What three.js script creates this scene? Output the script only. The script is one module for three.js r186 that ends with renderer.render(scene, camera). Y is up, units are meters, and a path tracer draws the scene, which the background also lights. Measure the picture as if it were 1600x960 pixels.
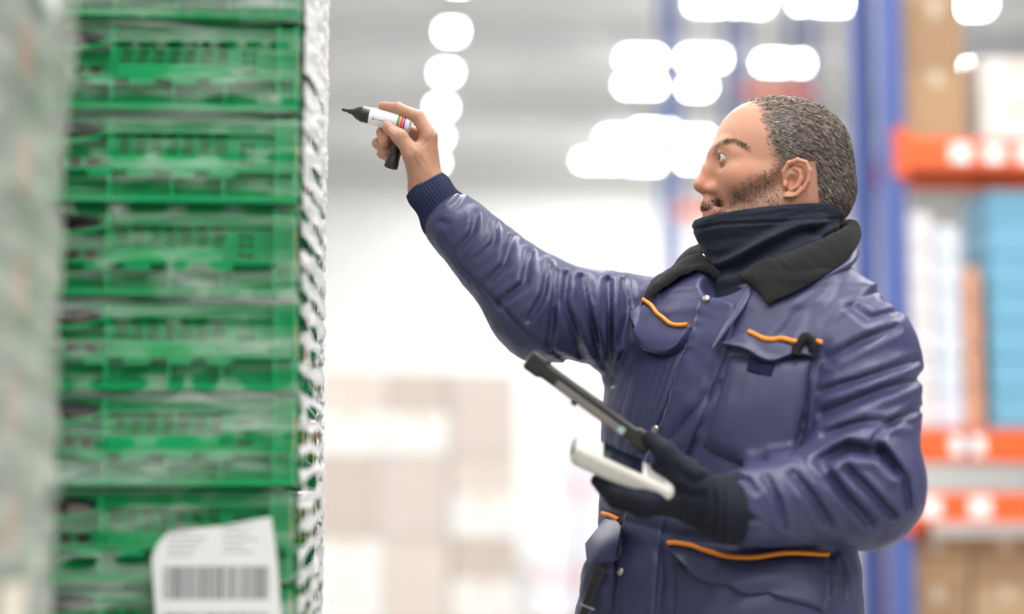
import * as THREE from 'three';
import { mergeGeometries, mergeVertices } from 'three/addons/utils/BufferGeometryUtils.js';
import { RoundedBoxGeometry } from 'three/addons/geometries/RoundedBoxGeometry.js';
import { RectAreaLightUniformsLib } from 'three/addons/lights/RectAreaLightUniformsLib.js';
import { ImprovedNoise } from 'three/addons/math/ImprovedNoise.js';

// ---------------------------------------------------------------- camera, light, exposure
const scene = new THREE.Scene();
const FPX = 2900;                                             // focal length in pixels of the 1600 x 960 frame
const EYE = 1.12, YAW = 3.8 * Math.PI / 180, PITCH = Math.atan(0.11), FOCUS = 2.96;
const camera = new THREE.PerspectiveCamera(2 * Math.atan(480 / FPX) * 180 / Math.PI, 1600 / 960, 0.05, 200);
camera.position.set(0, EYE, 0);
const FWD = new THREE.Vector3(Math.sin(YAW) * Math.cos(PITCH), Math.sin(PITCH), -Math.cos(YAW) * Math.cos(PITCH));
camera.lookAt(camera.position.clone().add(FWD));
camera.focus = FOCUS + 0.02;
camera.userData.fStop = camera.getFocalLength() / 1000 / 0.056;   // a fast portrait lens, wide open
camera.updateMatrixWorld(true);
scene.background = new THREE.Color(0x000000);                  // a closed hall: no sky
const renderer = new THREE.WebGLRenderer();
renderer.toneMapping = THREE.LinearToneMapping;
renderer.toneMappingExposure = 1.4;
renderer.shadowMap.enabled = true;
RectAreaLightUniformsLib.init();
const LAMP = 54;                                             // brightness of a ceiling lamp
const LAMP_COLOR = new THREE.Color(1.0, 0.985, 0.965);

// ---------------------------------------------------------------- helpers
let seed = 7;
const rnd = () => { seed = (seed * 1664525 + 1013904223) % 4294967296; return seed / 4294967296; };
const rr = (a, b) => a + (b - a) * rnd();
const perlin = new ImprovedNoise();
const noise = (x, y, z) => perlin.noise(x, y, z);
const V = (x, y, z) => new THREE.Vector3(x, y, z);
const C = (r, g, b) => new THREE.Color().setRGB(r, g, b);
const std = (color, roughness = 0.6, more = {}) => new THREE.MeshStandardMaterial({ color, roughness, ...more });
const phys = (color, roughness, more = {}) => new THREE.MeshPhysicalMaterial({ color, roughness, ...more });
const names = {};
const numbered = (n) => { const k = names[n] = (names[n] ?? -1) + 1; return k ? n + '_' + String(k).padStart(3, '0') : n; };
function shade(o) { o.traverse((m) => { if (m.isMesh) { m.castShadow = true; m.receiveShadow = true; } }); return o; }
function tag(o, label, category, group) { Object.assign(o.userData, { label, category }); if (group) o.userData.group = group; return o; }
function thing(name, label, category, group) { const g = new THREE.Group(); g.name = numbered(name); scene.add(g); return tag(g, label, category, group); }
function part(name, geo, mat, parent) { const m = new THREE.Mesh(geo, mat); m.name = name; m.castShadow = m.receiveShadow = true; parent.add(m); return m; }
function structure(name, geo, mat) { const m = part(name, geo, mat, scene); m.userData.kind = 'structure'; m.userData.label = name; return m; }
function copyOf(o, label, group) { const c = o.clone(); c.name = numbered(o.name.replace(/_\d{3}$/, '')); c.userData = { ...o.userData }; if (label) c.userData.label = label; if (group) c.userData.group = group; scene.add(c); return c; }
const box = (w, h, d, x = 0, y = 0, z = 0) => new THREE.BoxGeometry(w, h, d).translate(x, y, z);
const boxTo = (x0, x1, y0, y1, z0, z1) => box(x1 - x0, y1 - y0, z1 - z0, (x0 + x1) / 2, (y0 + y1) / 2, (z0 + z1) / 2);
const rbox = (w, h, d, r = 0.004, s = 2) => new RoundedBoxGeometry(w, h, d, s, r);
const merge = (list) => mergeGeometries(list.map((g) => { const n = g.index ? g.toNonIndexed() : g; for (const k of Object.keys(n.attributes)) if (!['position', 'normal', 'uv'].includes(k)) n.deleteAttribute(k); return n; }));
function canvasTexture(w, h, draw, srgb = true) { const c = document.createElement('canvas'); c.width = w; c.height = h; draw(c.getContext('2d'), w, h); const t = new THREE.CanvasTexture(c); if (srgb) t.colorSpace = THREE.SRGBColorSpace; t.magFilter = THREE.LinearFilter; return t; }
function dataTexture(w, h, f, srgb = false) {
  const d = new Uint8Array(w * h * 4);
  for (let y = 0; y < h; y++) for (let x = 0; x < w; x++) { const v = f(x / w, y / h), o = (y * w + x) * 4; const a = Array.isArray(v) ? v : [v, v, v]; for (let k = 0; k < 3; k++) d[o + k] = Math.max(0, Math.min(255, a[k] * 255)); d[o + 3] = 255; }
  const t = new THREE.DataTexture(d, w, h); t.magFilter = t.minFilter = THREE.LinearFilter; t.wrapS = t.wrapT = THREE.RepeatWrapping; if (srgb) t.colorSpace = THREE.SRGBColorSpace; t.needsUpdate = true; return t;
}
// a point of the hall from where it stands in the photograph and its distance along the lens axis
const RIGHT = new THREE.Vector3(Math.cos(YAW), 0, Math.sin(YAW)), UPV = new THREE.Vector3().crossVectors(RIGHT, FWD);
function at(px, py, d) { return camera.position.clone().addScaledVector(FWD, d).addScaledVector(RIGHT, (px - 800) / FPX * d).addScaledVector(UPV, (480 - py) / FPX * d); }
function onPlaneY(px, py, y) { const a = at(px, py, 1).sub(camera.position); return camera.position.clone().addScaledVector(a, (y - EYE) / a.y); }
function onPlaneZ(px, py, z) { const a = at(px, py, 1).sub(camera.position); return camera.position.clone().addScaledVector(a, z / a.z); }

// ---------------------------------------------------------------- the hall
const CEIL = 8.7, X0 = -9, X1 = 16, Z0 = 10, Z1 = -39.5;
const concrete = std(0xffffff, 0.55, { map: dataTexture(512, 512, (u, v) => { const n = 0.56 + 0.05 * noise(u * 40, v * 40, 1) + 0.05 * noise(u * 9, v * 9, 4); return [n, n, n * 0.99]; }, true) });
concrete.map.repeat.set(6, 12);
const greyPanel = std(0x8f9193, 0.7), whitePanel = std(0xf2f2f0, 0.7), ceilMat = std(0xf4f4f3, 0.8), steelWhite = std(0xe6e6e6, 0.5);
structure('floor', boxTo(X0 - 0.3, X1 + 0.3, -0.2, 0, Z1 - 0.3, Z0 + 0.3), concrete);
const ceiling = structure('ceiling', boxTo(X0 - 0.3, X1 + 0.3, CEIL, CEIL + 0.2, Z1 - 0.3, Z0 + 0.3), ceilMat);
for (let z = Z0 - 2; z > Z1; z -= 5.2) part('roof_beam', boxTo(X0, X1, CEIL - 0.45, CEIL, z - 0.1, z + 0.1), steelWhite, ceiling);
const wallBack = structure('wall_back', boxTo(X0, X1, 0, CEIL, Z1 - 0.2, Z1), whitePanel);
for (let x = X0 + 0.6; x < X1; x += 1.2) part('wall_panel', boxTo(x - 0.595, x + 0.595, 0.02, CEIL - 0.02, Z1, Z1 + 0.03), whitePanel, wallBack);
structure('wall_front', boxTo(X0, X1, 0, CEIL, Z0, Z0 + 0.2), greyPanel);
structure('wall_left', boxTo(X0 - 0.2, X0, 0, CEIL, Z1, Z0), greyPanel);
structure('wall_right', boxTo(X1, X1 + 0.2, 0, CEIL, Z1, Z0), greyPanel);

// ---------------------------------------------------------------- ceiling lamps
const diffuserMat = std(0xffffff, 0.6, { emissive: LAMP_COLOR, emissiveIntensity: 26 });
const housingMat = std(0xe4e4e4, 0.5);
function lamp(x, y, z, w, d, label, group, power = 1) {
  const g = thing('ceiling_lamp', label, 'lamp', group);
  g.position.set(x, y, z);
  part('housing', merge([boxTo(-w / 2 - 0.03, w / 2 + 0.03, 0.02, 0.1, -d / 2 - 0.03, d / 2 + 0.03), boxTo(-0.02, 0.02, 0.1, CEIL - y, -0.02, 0.02)]), housingMat, g);
  part('diffuser', boxTo(-w / 2, w / 2, -0.05, 0.02, -d / 2, d / 2), diffuserMat, g);
  const l = new THREE.RectAreaLight(LAMP_COLOR, LAMP * power, w, d);
  l.name = 'lamp_light'; l.position.y = -0.06; l.rotation.x = -Math.PI / 2; g.add(l);
  return g;
}
const LY = 8.12;
const ROW = 2.58;
for (let k = -14; k < 5; k++) lamp(0.875, LY, -26.6 - k * ROW, k < -2 ? 1.2 : 0.22, k < -2 ? 0.4 : 0.3, 'small bright ceiling lamp in the single row receding above the writing hand', 'lamps of the row above the aisle', k < -2 ? 1 : 2.2);
for (let k = -14; k < 4; k += 2) lamp(-5.2, LY, -26.6 - k * ROW, 1.5, 0.6, 'ceiling lamp in the row hidden behind the wrapped green crates', 'lamps of the row behind the crates');
for (let k = -14; k < -4; k += 2) lamp(6.6, LY, -26.6 - k * ROW, 1.5, 0.6, 'ceiling lamp in the row above the near racking', 'lamps of the row above the racking');
for (const [px, py, w] of [[1008, 90, 0.62], [1102, 90, 0.62], [1226, 97, 0.72], [1006, 132, 0.66], [1089, 136, 0.32], [1140, 3, 1.0], [1290, 1, 0.95], [1518, 8, 0.4], [1524, 110, 0.42], [1578, 112, 0.5], 
  [975, 215, 0.7], [1024, 205, 0.7], [1085, 216, 0.5], [938, 250, 0.75], [1012, 253, 0.75], [1092, 250, 0.7]]) {
  const p = onPlaneY(px, py, LY);
  lamp(p.x, LY, Math.max(p.z, Z1 + 0.6), w, 0.25, 'wide bright ceiling lamp in the cluster of rows beyond the head of the man', 'cluster of lamps in the far aisles', 1.6);
}

// ---------------------------------------------------------------- racking and loads beyond the man
const rackBlue = std(C(0.065, 0.105, 0.32), 0.45), rackOrange = std(C(0.80, 0.115, 0.02), 0.45), stickerMat = std(0xfafafa, 0.35);
const kraft = [C(0.42, 0.27, 0.15), C(0.36, 0.225, 0.125), C(0.47, 0.32, 0.19)].map((c) => std(c, 0.85));
const paleKraft = [C(0.60, 0.53, 0.48), C(0.50, 0.43, 0.385), C(0.56, 0.49, 0.455)].map((c) => std(c, 0.85));
const whiteCarton = std(C(0.72, 0.70, 0.67), 0.7), tapeMat = std(C(0.62, 0.52, 0.40), 0.3);
const palletWood = std(C(0.40, 0.27, 0.15), 0.85);
function uprightFrame(rack, x, z, height, depth, braced = true) {               // two posts with zig-zag bracing
  const g = new THREE.Group(); g.name = 'upright_frame'; rack.add(g); g.position.set(x, 0, z);
  for (const dz of [0, -depth]) {
    part('post', merge([boxTo(-0.05, 0.05, 0.01, height, dz - 0.012, dz), boxTo(-0.05, -0.04, 0.01, height, dz - 0.07, dz - 0.012), boxTo(0.04, 0.05, 0.01, height, dz - 0.07, dz - 0.012)]), rackBlue, g);
    part('foot_plate', boxTo(-0.09, 0.09, 0, 0.01, dz - 0.1, dz + 0.03), rackBlue, g);
  }
  for (let y = 0.2, s = 0; braced && y < height - 0.6; y += 0.6, s++) {
    const a = V(0, y, s % 2 ? -0.04 : -depth - 0.03), b = V(0, y + 0.6, s % 2 ? -depth - 0.03 : -0.04), len = a.distanceTo(b);
    const bar = new THREE.BoxGeometry(0.025, len, 0.025); bar.applyQuaternion(new THREE.Quaternion().setFromUnitVectors(V(0, 1, 0), b.clone().sub(a).normalize())); bar.translate(0, y + 0.3, (a.z + b.z) / 2);
    part('brace', bar, rackBlue, g);
  }
  return g;
}
function rackBeam(rack, x0, x1, y, z, stickers = []) {
  const g = new THREE.Group(); g.name = 'cross_beam'; rack.add(g); g.position.set(x0, y, z);
  const L = x1 - x0;
  part('profile', merge([boxTo(0.04, L - 0.04, -0.065, 0.065, 0.0, 0.012), boxTo(0.04, L - 0.04, 0.053, 0.065, -0.045, 0), boxTo(0.04, L - 0.04, -0.065, -0.053, -0.045, 0)]), rackOrange, g);
  for (const e of [0.0, L - 0.06]) part('end_plate', boxTo(e, e + 0.06, -0.11, 0.11, 0.001, 0.016), rackOrange, g);
  for (const s of stickers) part('location_sticker', boxTo(s - 0.045, s + 0.045, -0.04, 0.04, 0.0125, 0.0145), stickerMat, g);
  return g;
}
const cartonShapes = {};
function carton(w, h, d, x, y, z, mat, label, group) {
  const key = [w, h, d].join();
  cartonShapes[key] ??= [rbox(w - 0.01, h - 0.001, d - 0.01, 0.006, 1), boxTo(-w / 2 + 0.002, w / 2 - 0.002, h / 2 - 0.003, h / 2 - 0.0005, -0.025, 0.025), boxTo(-0.025, 0.025, h / 2 - 0.07, h / 2 - 0.004, d / 2 - 0.004, d / 2 - 0.0015)];
  const g = thing('carton', label, 'carton', group); g.position.set(x, y + h / 2, z);
  part('box', cartonShapes[key][0], mat, g); part('tape', cartonShapes[key][1], tapeMat, g); part('tape_end', cartonShapes[key][2], tapeMat, g);
  return g;
}
function pallet(x, y, z, w, d, label, group) {
  const g = thing('pallet', label, 'pallet', group); g.position.set(x, y, z);
  for (let k = 0; k < 5; k++) part('deck_board', box(w, 0.022, 0.12, 0, 0.133, -d / 2 + 0.06 + k * (d - 0.12) / 4), palletWood, g);
  for (let k = 0; k < 3; k++) part('stringer', box(0.1, 0.1, d, -w / 2 + 0.05 + k * (w - 0.1) / 2, 0.072, 0), palletWood, g);
  for (let k = 0; k < 3; k++) part('bottom_board', box(w, 0.022, 0.1, 0, 0.011, -d / 2 + 0.05 + k * (d - 0.1) / 2), palletWood, g);
  return g;
}
// the near racking at the right
{
  const z = -8, xa = onPlaneZ(1402, 480, z).x, span = 2.75, xb = xa + span, deep = 0.5;
  const rack = thing('pallet_rack', 'blue and orange pallet rack loaded with cartons right behind the man', 'rack');
  uprightFrame(rack, xa, z, 6.5, deep, false); uprightFrame(rack, xb, z, 6.5, deep);
  const yUp = onPlaneZ(1500, 240, z).y, yLow = onPlaneZ(1500, 696, z).y, yLow2 = onPlaneZ(1500, 786, z).y;
  const st = (list, y) => list.map((px) => onPlaneZ(px, y, z).x - xa);
  for (const dz of [0, -deep - 0.04]) {
    const back = dz < 0;
    rackBeam(rack, xa, xb, yUp, z + dz, back ? [] : st([1500, 1552, 1604], 240));
    rackBeam(rack, xa, xb, yLow, z + dz, back ? [] : st([1500, 1520], 690));
    rackBeam(rack, xa, xb, yLow2 - 0.02, z + dz, back ? [] : st([1452, 1530], 786));
  }
  for (const y of [yUp, yLow]) {
    const bars = []; for (let k = 0; k < 27; k++) bars.push(box(0.006, 0.006, deep, 0.1 + k * 0.098, 0.003, -deep / 2)); for (let k = 0; k < 4; k++) bars.push(box(span - 0.1, 0.006, 0.006, span / 2, 0.009, -0.06 - k * 0.13));
    part('wire_deck', merge(bars).translate(xa, y + 0.065, z), std(0xb8bcc0, 0.4, { metalness: 0.6 }), rack);
  }
  // brown cartons on the upper level
  const yD = yUp + 0.077, xc = onPlaneZ(1424, 100, z).x - 0.02;
  for (let r = 0; r < 4; r++) for (let c = 0; c < 1; c++) carton(0.27, 0.32, 0.5, xc + 0.155 + c * 0.275, yD + r * 0.32, z - 0.33, kraft[(r + c) % 3], 'brown carton in the single stack on the upper orange beam', 'brown cartons on the upper beam');
  for (let r = 0; r < 2; r++) for (let c = 0; c < 3; c++) carton(0.36, 0.20, 0.5, xc + 0.56 + c * 0.37, yD + r * 0.2, z - 0.4, whiteCarton, 'white carton beside the brown cartons on the upper beam', 'white cartons on the upper beam');
  // loads on the lower level
  const yE = yLow + 0.077;
  const load = (px0, px1, pyTop, mat, label, cat) => {
    const x0 = onPlaneZ(px0, 500, z).x, x1 = onPlaneZ(px1, 500, z).x, h = onPlaneZ(1500, pyTop, z).y - yE;
    const g = thing('wrapped_load', label, cat); g.position.set((x0 + x1) / 2, yE, z - 0.24);
    const w = x1 - x0, n = Math.max(3, Math.round(h / 0.16));
    for (let k = 0; k < n; k++) part('layer', rbox(w - 0.004 * (k % 2), h / n - 0.003, 0.36, 0.012, 2).translate(0, (k + 0.5) * h / n, 0), mat, g);
    return g;
  };
  load(1554, 1660, 292, std(C(0.15, 0.37, 0.52), 0.5), 'light blue wrapped load standing on the orange rack beam', 'load');
  load(1430, 1466, 330, std(C(0.74, 0.70, 0.70), 0.6), 'pale pinkish wrapped load nearest to the blue rack post', 'load');
  load(1468, 1510, 350, std(C(0.62, 0.66, 0.74), 0.6), 'pale grey blue wrapped load between two other pale loads', 'load');
  load(1514, 1541, 415, std(C(0.60, 0.30, 0.19), 0.7), 'narrow rust brown load beside the light blue load', 'load');
  // brown cartons under the lowest beam, on a pallet
  const xq = onPlaneZ(1424, 900, z).x;
  pallet(xq + 0.63, 0, z - 0.35, 1.24, 0.6, 'wooden pallet under the brown cartons of the lowest rack level', 'pallets');
  for (let r = 0; r < 4; r++) for (let c = 0; c < 4; c++) carton(0.31, 0.215, 0.5, xq + 0.165 + c * 0.312, 0.146 + r * 0.215, z - 0.42, kraft[(r * 2 + c) % 3], 'brown carton in the block under the lowest orange beam', 'brown cartons under the lowest beam');
  const redBox = carton(0.14, 0.12, 0.2, onPlaneZ(1445, 860, z).x, 0.146 + 0.86 - 0.0, z - 0.2, std(C(0.55, 0.06, 0.04), 0.6), 'small red carton on the brown cartons beside the blue post', 'small red carton');
}
// far racking beyond the face
{
  const z = -21;
  const rack = thing('pallet_rack', 'tall slim blue pallet rack far away behind the face of the man', 'rack');
  const xs = [1058, 1164, 1270].map((px) => onPlaneZ(px, 200, z).x);
  xs.forEach((x) => uprightFrame(rack, x, z, 7.6, 1.0, false));
  for (const [i, py] of [[0, 330], [1, 140]]) rackBeam(rack, xs[i], xs[i + 1], onPlaneZ(1000, py, z).y, z);
  const grp = 'white wrapped pallets far behind the tablet';
  for (const [px, top, h] of [[862, 600, 0.2], [934, 615, 0.2], [1010, 640, 0.22]]) {
    const p = onPlaneZ(px, top, -17), g = thing('wrapped_pallet', 'whitish wrapped pallet load far behind the tablet', 'wrapped pallet', grp); g.position.set(p.x, 0, -17);
    const n = 8, hh = (p.y - 0.14) / n;
    for (let k = 0; k < n; k++) part('layer', rbox(0.36, hh - 0.004, 0.5, 0.02, 2).translate(0, 0.14 + (k + 0.5) * hh, 0), k % 3 === 1 ? std(C(0.80, 0.66, 0.70), 0.5) : std(C(0.80, 0.81, 0.88), 0.5), g);
    part('base', box(0.4, 0.14, 0.5, 0, 0.07, 0), palletWood, g);
  }
}
// pallet of pale cartons beyond the tablet
{
  const z = -12, xa = onPlaneZ(522, 700, z).x - 0.12, xb = onPlaneZ(808, 700, z).x, top = onPlaneZ(700, 582, z).y, w = (xb - xa) / 3, n = 7, h = (top - 0.146) / n;
  pallet((xa + xb) / 2, 0, z - 0.42, xb - xa, 0.84, 'wooden pallet carrying the block of pale cartons', 'pallets');
  for (let r = 0; r < n; r++) for (let c = 0; c < 3; c++) for (let b = 0; b < 2; b++) {
    const white = (r === 5 && c < 2) || (r === 3 && c === 2) || (r === 2 && c === 0) || (r === 1 && c < 1) || (r === 1 && c === 2);
    carton(w, h, 0.42, xa + (c + 0.5) * w, 0.146 + r * h, z - 0.21 - b * 0.42 + (r % 2) * 0.006, white ? whiteCarton : paleKraft[(r * 2 + c + (r >> 1)) % 3], white ? 'white carton among the pale brown cartons of the pallet block' : 'pale brown carton in the pallet block beyond the tablet', white ? 'white cartons of the pallet block' : 'pale brown cartons of the pallet block');
  }
}

// ---------------------------------------------------------------- green crates
const CW = 0.6, CD = 0.4, CH = 0.1222;                         // one crate, and how far one layer lies above the other
const greens = [C(0.004, 0.30, 0.095), C(0.004, 0.28, 0.088), C(0.005, 0.32, 0.102)].map((c) => phys(c, 0.38, { specularIntensity: 0.6 }));
const orangeClip = std(C(0.85, 0.16, 0.02), 0.45);
function rectPath(x0, x1, y0, y1) { const p = new THREE.Path(); p.moveTo(x0, y0); p.lineTo(x0, y1); p.lineTo(x1, y1); p.lineTo(x1, y0); p.closePath(); return p; }
// one wall of a crate, its outer face towards +z at z = 0, with the ventilation slots, the hand hole, ribs, ledge and tabs
function crateWall(L) {
  const H = L / 2, s = new THREE.Shape(); s.moveTo(-H, 0.002); s.lineTo(H, 0.002); s.lineTo(H, 0.1155); s.lineTo(-H, 0.1155); s.closePath();
  const long = L > 0.5, end = H - 0.03;
  const hole = new THREE.Path(); hole.absellipse(0, 0.0955, 0.053, 0.0125, 0, Math.PI * 2, true); s.holes.push(hole);
  for (const sgn of [-1, 1]) {
    const q = (a, b, y0, y1) => s.holes.push(sgn > 0 ? rectPath(a, b, y0, y1) : rectPath(-b, -a, y0, y1));
    for (let k = 0; k < (long ? 7 : 3); k++) for (const y of [0.0865, 0.0765, 0.0665]) q(0.066 + k * 0.0207 + (y === 0.0765 ? 0.002 : 0), 0.0815 + k * 0.0207 + (y === 0.0765 ? 0.002 : 0), y, y + 0.0052);
    if (long) for (const u of [0.2255, 0.2365]) for (const y of [0.0655, 0.0765, 0.0525]) q(u, u + 0.008, y, y + 0.0055);
    for (const u of [0.004, 0.026]) q(u, u + 0.0165, 0.0485, 0.0605);
    for (const y of [0.016, 0.033, 0.05, 0.067, 0.084]) q(H - 0.02, H - 0.008, y, y + 0.009);
  }
  const g = [new THREE.ExtrudeGeometry(s, { depth: 0.003, bevelEnabled: false, curveSegments: 10 }).translate(0, 0, -0.024)];
  const b = (x0, x1, y0, y1, out, back = -0.0215) => g.push(boxTo(x0, x1, y0, y1, back, out));
  b(-H, H, 0, 0.0065, 0);                                      // bottom rim
  b(-H + 0.004, H - 0.004, 0.0405, 0.0435, -0.0005);           // ledge
  for (const sgn of [-1, 1]) {
    const m = (x0, x1, y0, y1, out) => sgn > 0 ? b(x0, x1, y0, y1, out) : b(-x1, -x0, y0, y1, out);
    m(0.0565, 0.0605, 0.0065, 0.11, -0.001);
    for (const u of (long ? [0.137, 0.204] : [0.13])) m(u, u + 0.003, 0.0065, 0.0405, -0.001);
    for (const [u0, u1] of (long ? [[0.03, 0.0565], [0.081, 0.114], [0.14, 0.168], [0.187, 0.22]] : [[0.03, 0.0565], [0.081, 0.114]])) m(u0, u1, 0.033, 0.0405, -0.001);
    m(0.062, end - 0.065 * (long ? 1 : 0.4), 0.0445, 0.0645, -0.012);
    m(0.0605, H - 0.03, 0.0935, 0.097, -0.014);
    m(H - 0.028, H - 0.024, 0.0065, 0.112, -0.001); m(H - 0.005, H, 0.0065, 0.112, -0.001);
  }
  const lip = new THREE.Shape(); lip.absellipse(0, 0.0945, 0.0565, 0.0165, Math.PI, Math.PI * 2, false); lip.lineTo(0.053, 0.0955); lip.absellipse(0, 0.0955, 0.0535, 0.0128, Math.PI * 2, Math.PI, true); lip.closePath();
  g.push(new THREE.ExtrudeGeometry(lip, { depth: 0.019, bevelEnabled: false, curveSegments: 14 }).translate(0, 0, -0.0215));
  return merge(g);
}
const wallLong = crateWall(CW), wallShort = crateWall(CD - 0.024);
const floorGeo = merge([boxTo(-CW / 2 + 0.03, CW / 2 - 0.03, -0.0058, 0.001, -CD / 2 + 0.03, CD / 2 - 0.03), boxTo(-CW / 2 + 0.01, CW / 2 - 0.01, 0.001, 0.005, -CD / 2 + 0.01, CD / 2 - 0.01)]);
const clipGeo = merge([rbox(0.030, 0.052, 0.008, 0.003, 1).translate(0, 0.07, -0.006), rbox(0.02, 0.012, 0.006, 0.002, 1).translate(0, 0.1, -0.006)]);
// the goods: rows of rounded packs that fill the crate
const goodsMat = std(C(0.24, 0.085, 0.055), 0.6);
const goodsGeo = merge(Array.from({ length: 8 }, (_, k) => rbox(0.128, 0.096, 0.162, 0.018, 2).translate(-0.1965 + (k % 4) * 0.131, 0.0535, k < 4 ? -0.083 : 0.083)));
function makeCrate(mat, label, group) {
  const g = thing('crate', label, 'crate', group);
  const f = part('long_wall', wallLong, mat, g); f.position.z = CD / 2;
  const bk = part('long_wall', wallLong, mat, g); bk.position.z = -CD / 2; bk.rotation.y = Math.PI;
  for (const s of [-1, 1]) {
    const w = part('short_wall', wallShort, mat, g); w.position.x = s * CW / 2; w.rotation.y = s * Math.PI / 2;
    for (const c of [-0.115, 0.115]) { const clip = part('locking_clip', clipGeo, orangeClip, w); clip.position.set(c, 0, 0); clip.userData.label = 'orange locking clip'; }
  }
  part('base', floorGeo, mat, g);
  part('packed_goods', goodsGeo, goodsMat, g).userData.label = 'reddish brown packed goods inside the crate';
  return g;
}
const crateKinds = [];
function crateStack(x1, zFront, columns, rows, layers, baseY, lean, label, group) {
  for (let l = 0; l < layers; l++) for (let c = 0; c < columns; c++) for (let r = 0; r < rows; r++) {
    const k = (l * 7 + c * 3 + r * 5) % 3;
    const o = crateKinds[k] ? copyOf(crateKinds[k], label, group) : crateKinds[k] = makeCrate(greens[k], label, group);
    const y = baseY + l * CH;
    o.position.set(x1 - CW / 2 - c * (CW + 0.006) + rr(-0.002, 0.002) + lean * (y - 1.4), y, zFront - CD / 2 - r * (CD + 0.004) + rr(-0.002, 0.002));
  }
}
const PALLET_TOP = 0.146;
const MAIN_X = -0.122, MAIN_Z = -2.40, LAYERS = 17;
const baseY = 0.1752;
pallet(MAIN_X - 0.603, 0, MAIN_Z - 0.402, 1.21, 0.81, 'wooden pallet under the tall wrapped stack of green crates', 'pallets under the green crates').scale.y = 1.17;
crateStack(MAIN_X, MAIN_Z, 2, 2, LAYERS, baseY, 0, 'green ventilated plastic crate in the tall wrapped stack that the man marks', 'green crates of the marked stack');
const NEAR_X = -0.372, NEAR_Z = -1.19;
pallet(NEAR_X - 0.3, 0, NEAR_Z - 0.402, 0.62, 0.81, 'wooden pallet under the cloudy wrapped stack', 'pallets under the green crates').scale.y = 1.17;
crateStack(NEAR_X, NEAR_Z, 1, 2, LAYERS, baseY, 0, 'green plastic crate behind the cloudy film of the neighbouring stack', 'green crates of the cloudy stack');

// ---------------------------------------------------------------- stretch film with rows of stretched holes
// a sheet that runs along a path around the stack (s metres along, y up); ellipses in sloping rows are cut out of it
function filmSheet(pathAt, len, y0, y1, { pitch, slope, holes, step = 0.0045, stepY = 0.0032, relief, phase = 0 }) {
  const nx = Math.ceil(len / step), ny = Math.ceil((y1 - y0) / stepY), pos = [], uv = [], idx = [], inside = new Uint8Array((nx + 1) * (ny + 1));
  for (let j = 0; j <= ny; j++) for (let i = 0; i <= nx; i++) {
    let s = i / nx * len, y = y0 + j / ny * (y1 - y0);
    const yy = y - slope(s, y) + phase, row = Math.round(yy / pitch), h = holes(row, s, y);
    if (h) {                                                    // h: [centre along s, half length, half height]
      let dx = (s - h[0]) / h[1], dy = (yy - row * pitch) / h[2], k = Math.hypot(dx, dy);
      if (k < 1) { inside[j * (nx + 1) + i] = 1; if (k > 0.72) { y += dy * h[2] * (1 / k - 1); s += dx * h[1] * (1 / k - 1); inside[j * (nx + 1) + i] = 0; } }
    }
    const p = pathAt(Math.max(0, Math.min(len, s)), y, relief);
    pos.push(p[0], y, p[1]); uv.push(s, y);
  }
  for (let j = 0; j < ny; j++) for (let i = 0; i < nx; i++) {
    const a = j * (nx + 1) + i, b = a + 1, c = a + nx + 1, d = c + 1;
    if (inside[a] + inside[b] + inside[c] + inside[d] > 0) continue;
    idx.push(a, b, d, a, d, c);
  }
  const g = new THREE.BufferGeometry(); g.setAttribute('position', new THREE.Float32BufferAttribute(pos, 3)); g.setAttribute('uv', new THREE.Float32BufferAttribute(uv, 2)); g.setIndex(idx); g.computeVertexNormals(); return g;
}
// around a stack whose right front corner is (x1, zf): along the front, round the corner, along the side
function aroundStack(x1, zf, front, side, gap, r = 0.014) {
  const arc = r * Math.PI / 2, len = front + arc + side;
  const f = (s, y, relief) => {
    let x, z, nx, nz;
    if (s < front) { x = x1 - r - (front - s); z = zf + gap; nx = 0; nz = 1; }
    else if (s < front + arc) { const a = (s - front) / r; nx = Math.sin(a); nz = Math.cos(a); x = x1 - r + nx * (r + gap); z = zf - r + nz * (r + gap); }
    else { x = x1 + gap; z = zf - r - (s - front - arc); nx = 1; nz = 0; }
    const d = relief(s, y, s < front ? 0 : s < front + arc ? 1 : 2);
    return [x + nx * d, z + nz * d];
  };
  return [f, len];
}
const filmStreaks = dataTexture(1024, 1024, (u, v) => {
  const n = noise(u * 5, v * 210, 2.2) * 0.5 + noise(u * 12, v * 420, 7.7) * 0.35 + noise(u * 3, v * 32, 5.1) * 0.85 + noise(u * 9, v * 9, 3.3) * 0.25;
  return 0.07 + 0.29 * n;
});
filmStreaks.wrapS = filmStreaks.wrapT = THREE.MirroredRepeatWrapping; filmStreaks.repeat.set(1.1, 0.9);
const filmMat = phys(C(0.80, 0.83, 0.80), 0.28, { transparent: true, alphaMap: filmStreaks, side: THREE.DoubleSide });
const cloudStreaks = dataTexture(512, 512, (u, v) => 0.56 + 0.22 * noise(u * 6, v * 150, 2.2) + 0.30 * noise(u * 3, v * 26, 5.1));
const cloudFilm = phys(C(0.66, 0.66, 0.60), 0.30, { transparent: true, alphaMap: cloudStreaks, side: THREE.DoubleSide });
const bandMat = phys(C(0.92, 0.92, 0.92), 0.35, { transparent: true, opacity: 0.85, side: THREE.DoubleSide });
const hash = (a, b) => { const t = Math.sin(a * 127.1 + b * 311.7) * 43758.5453; return t - Math.floor(t); };
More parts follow.
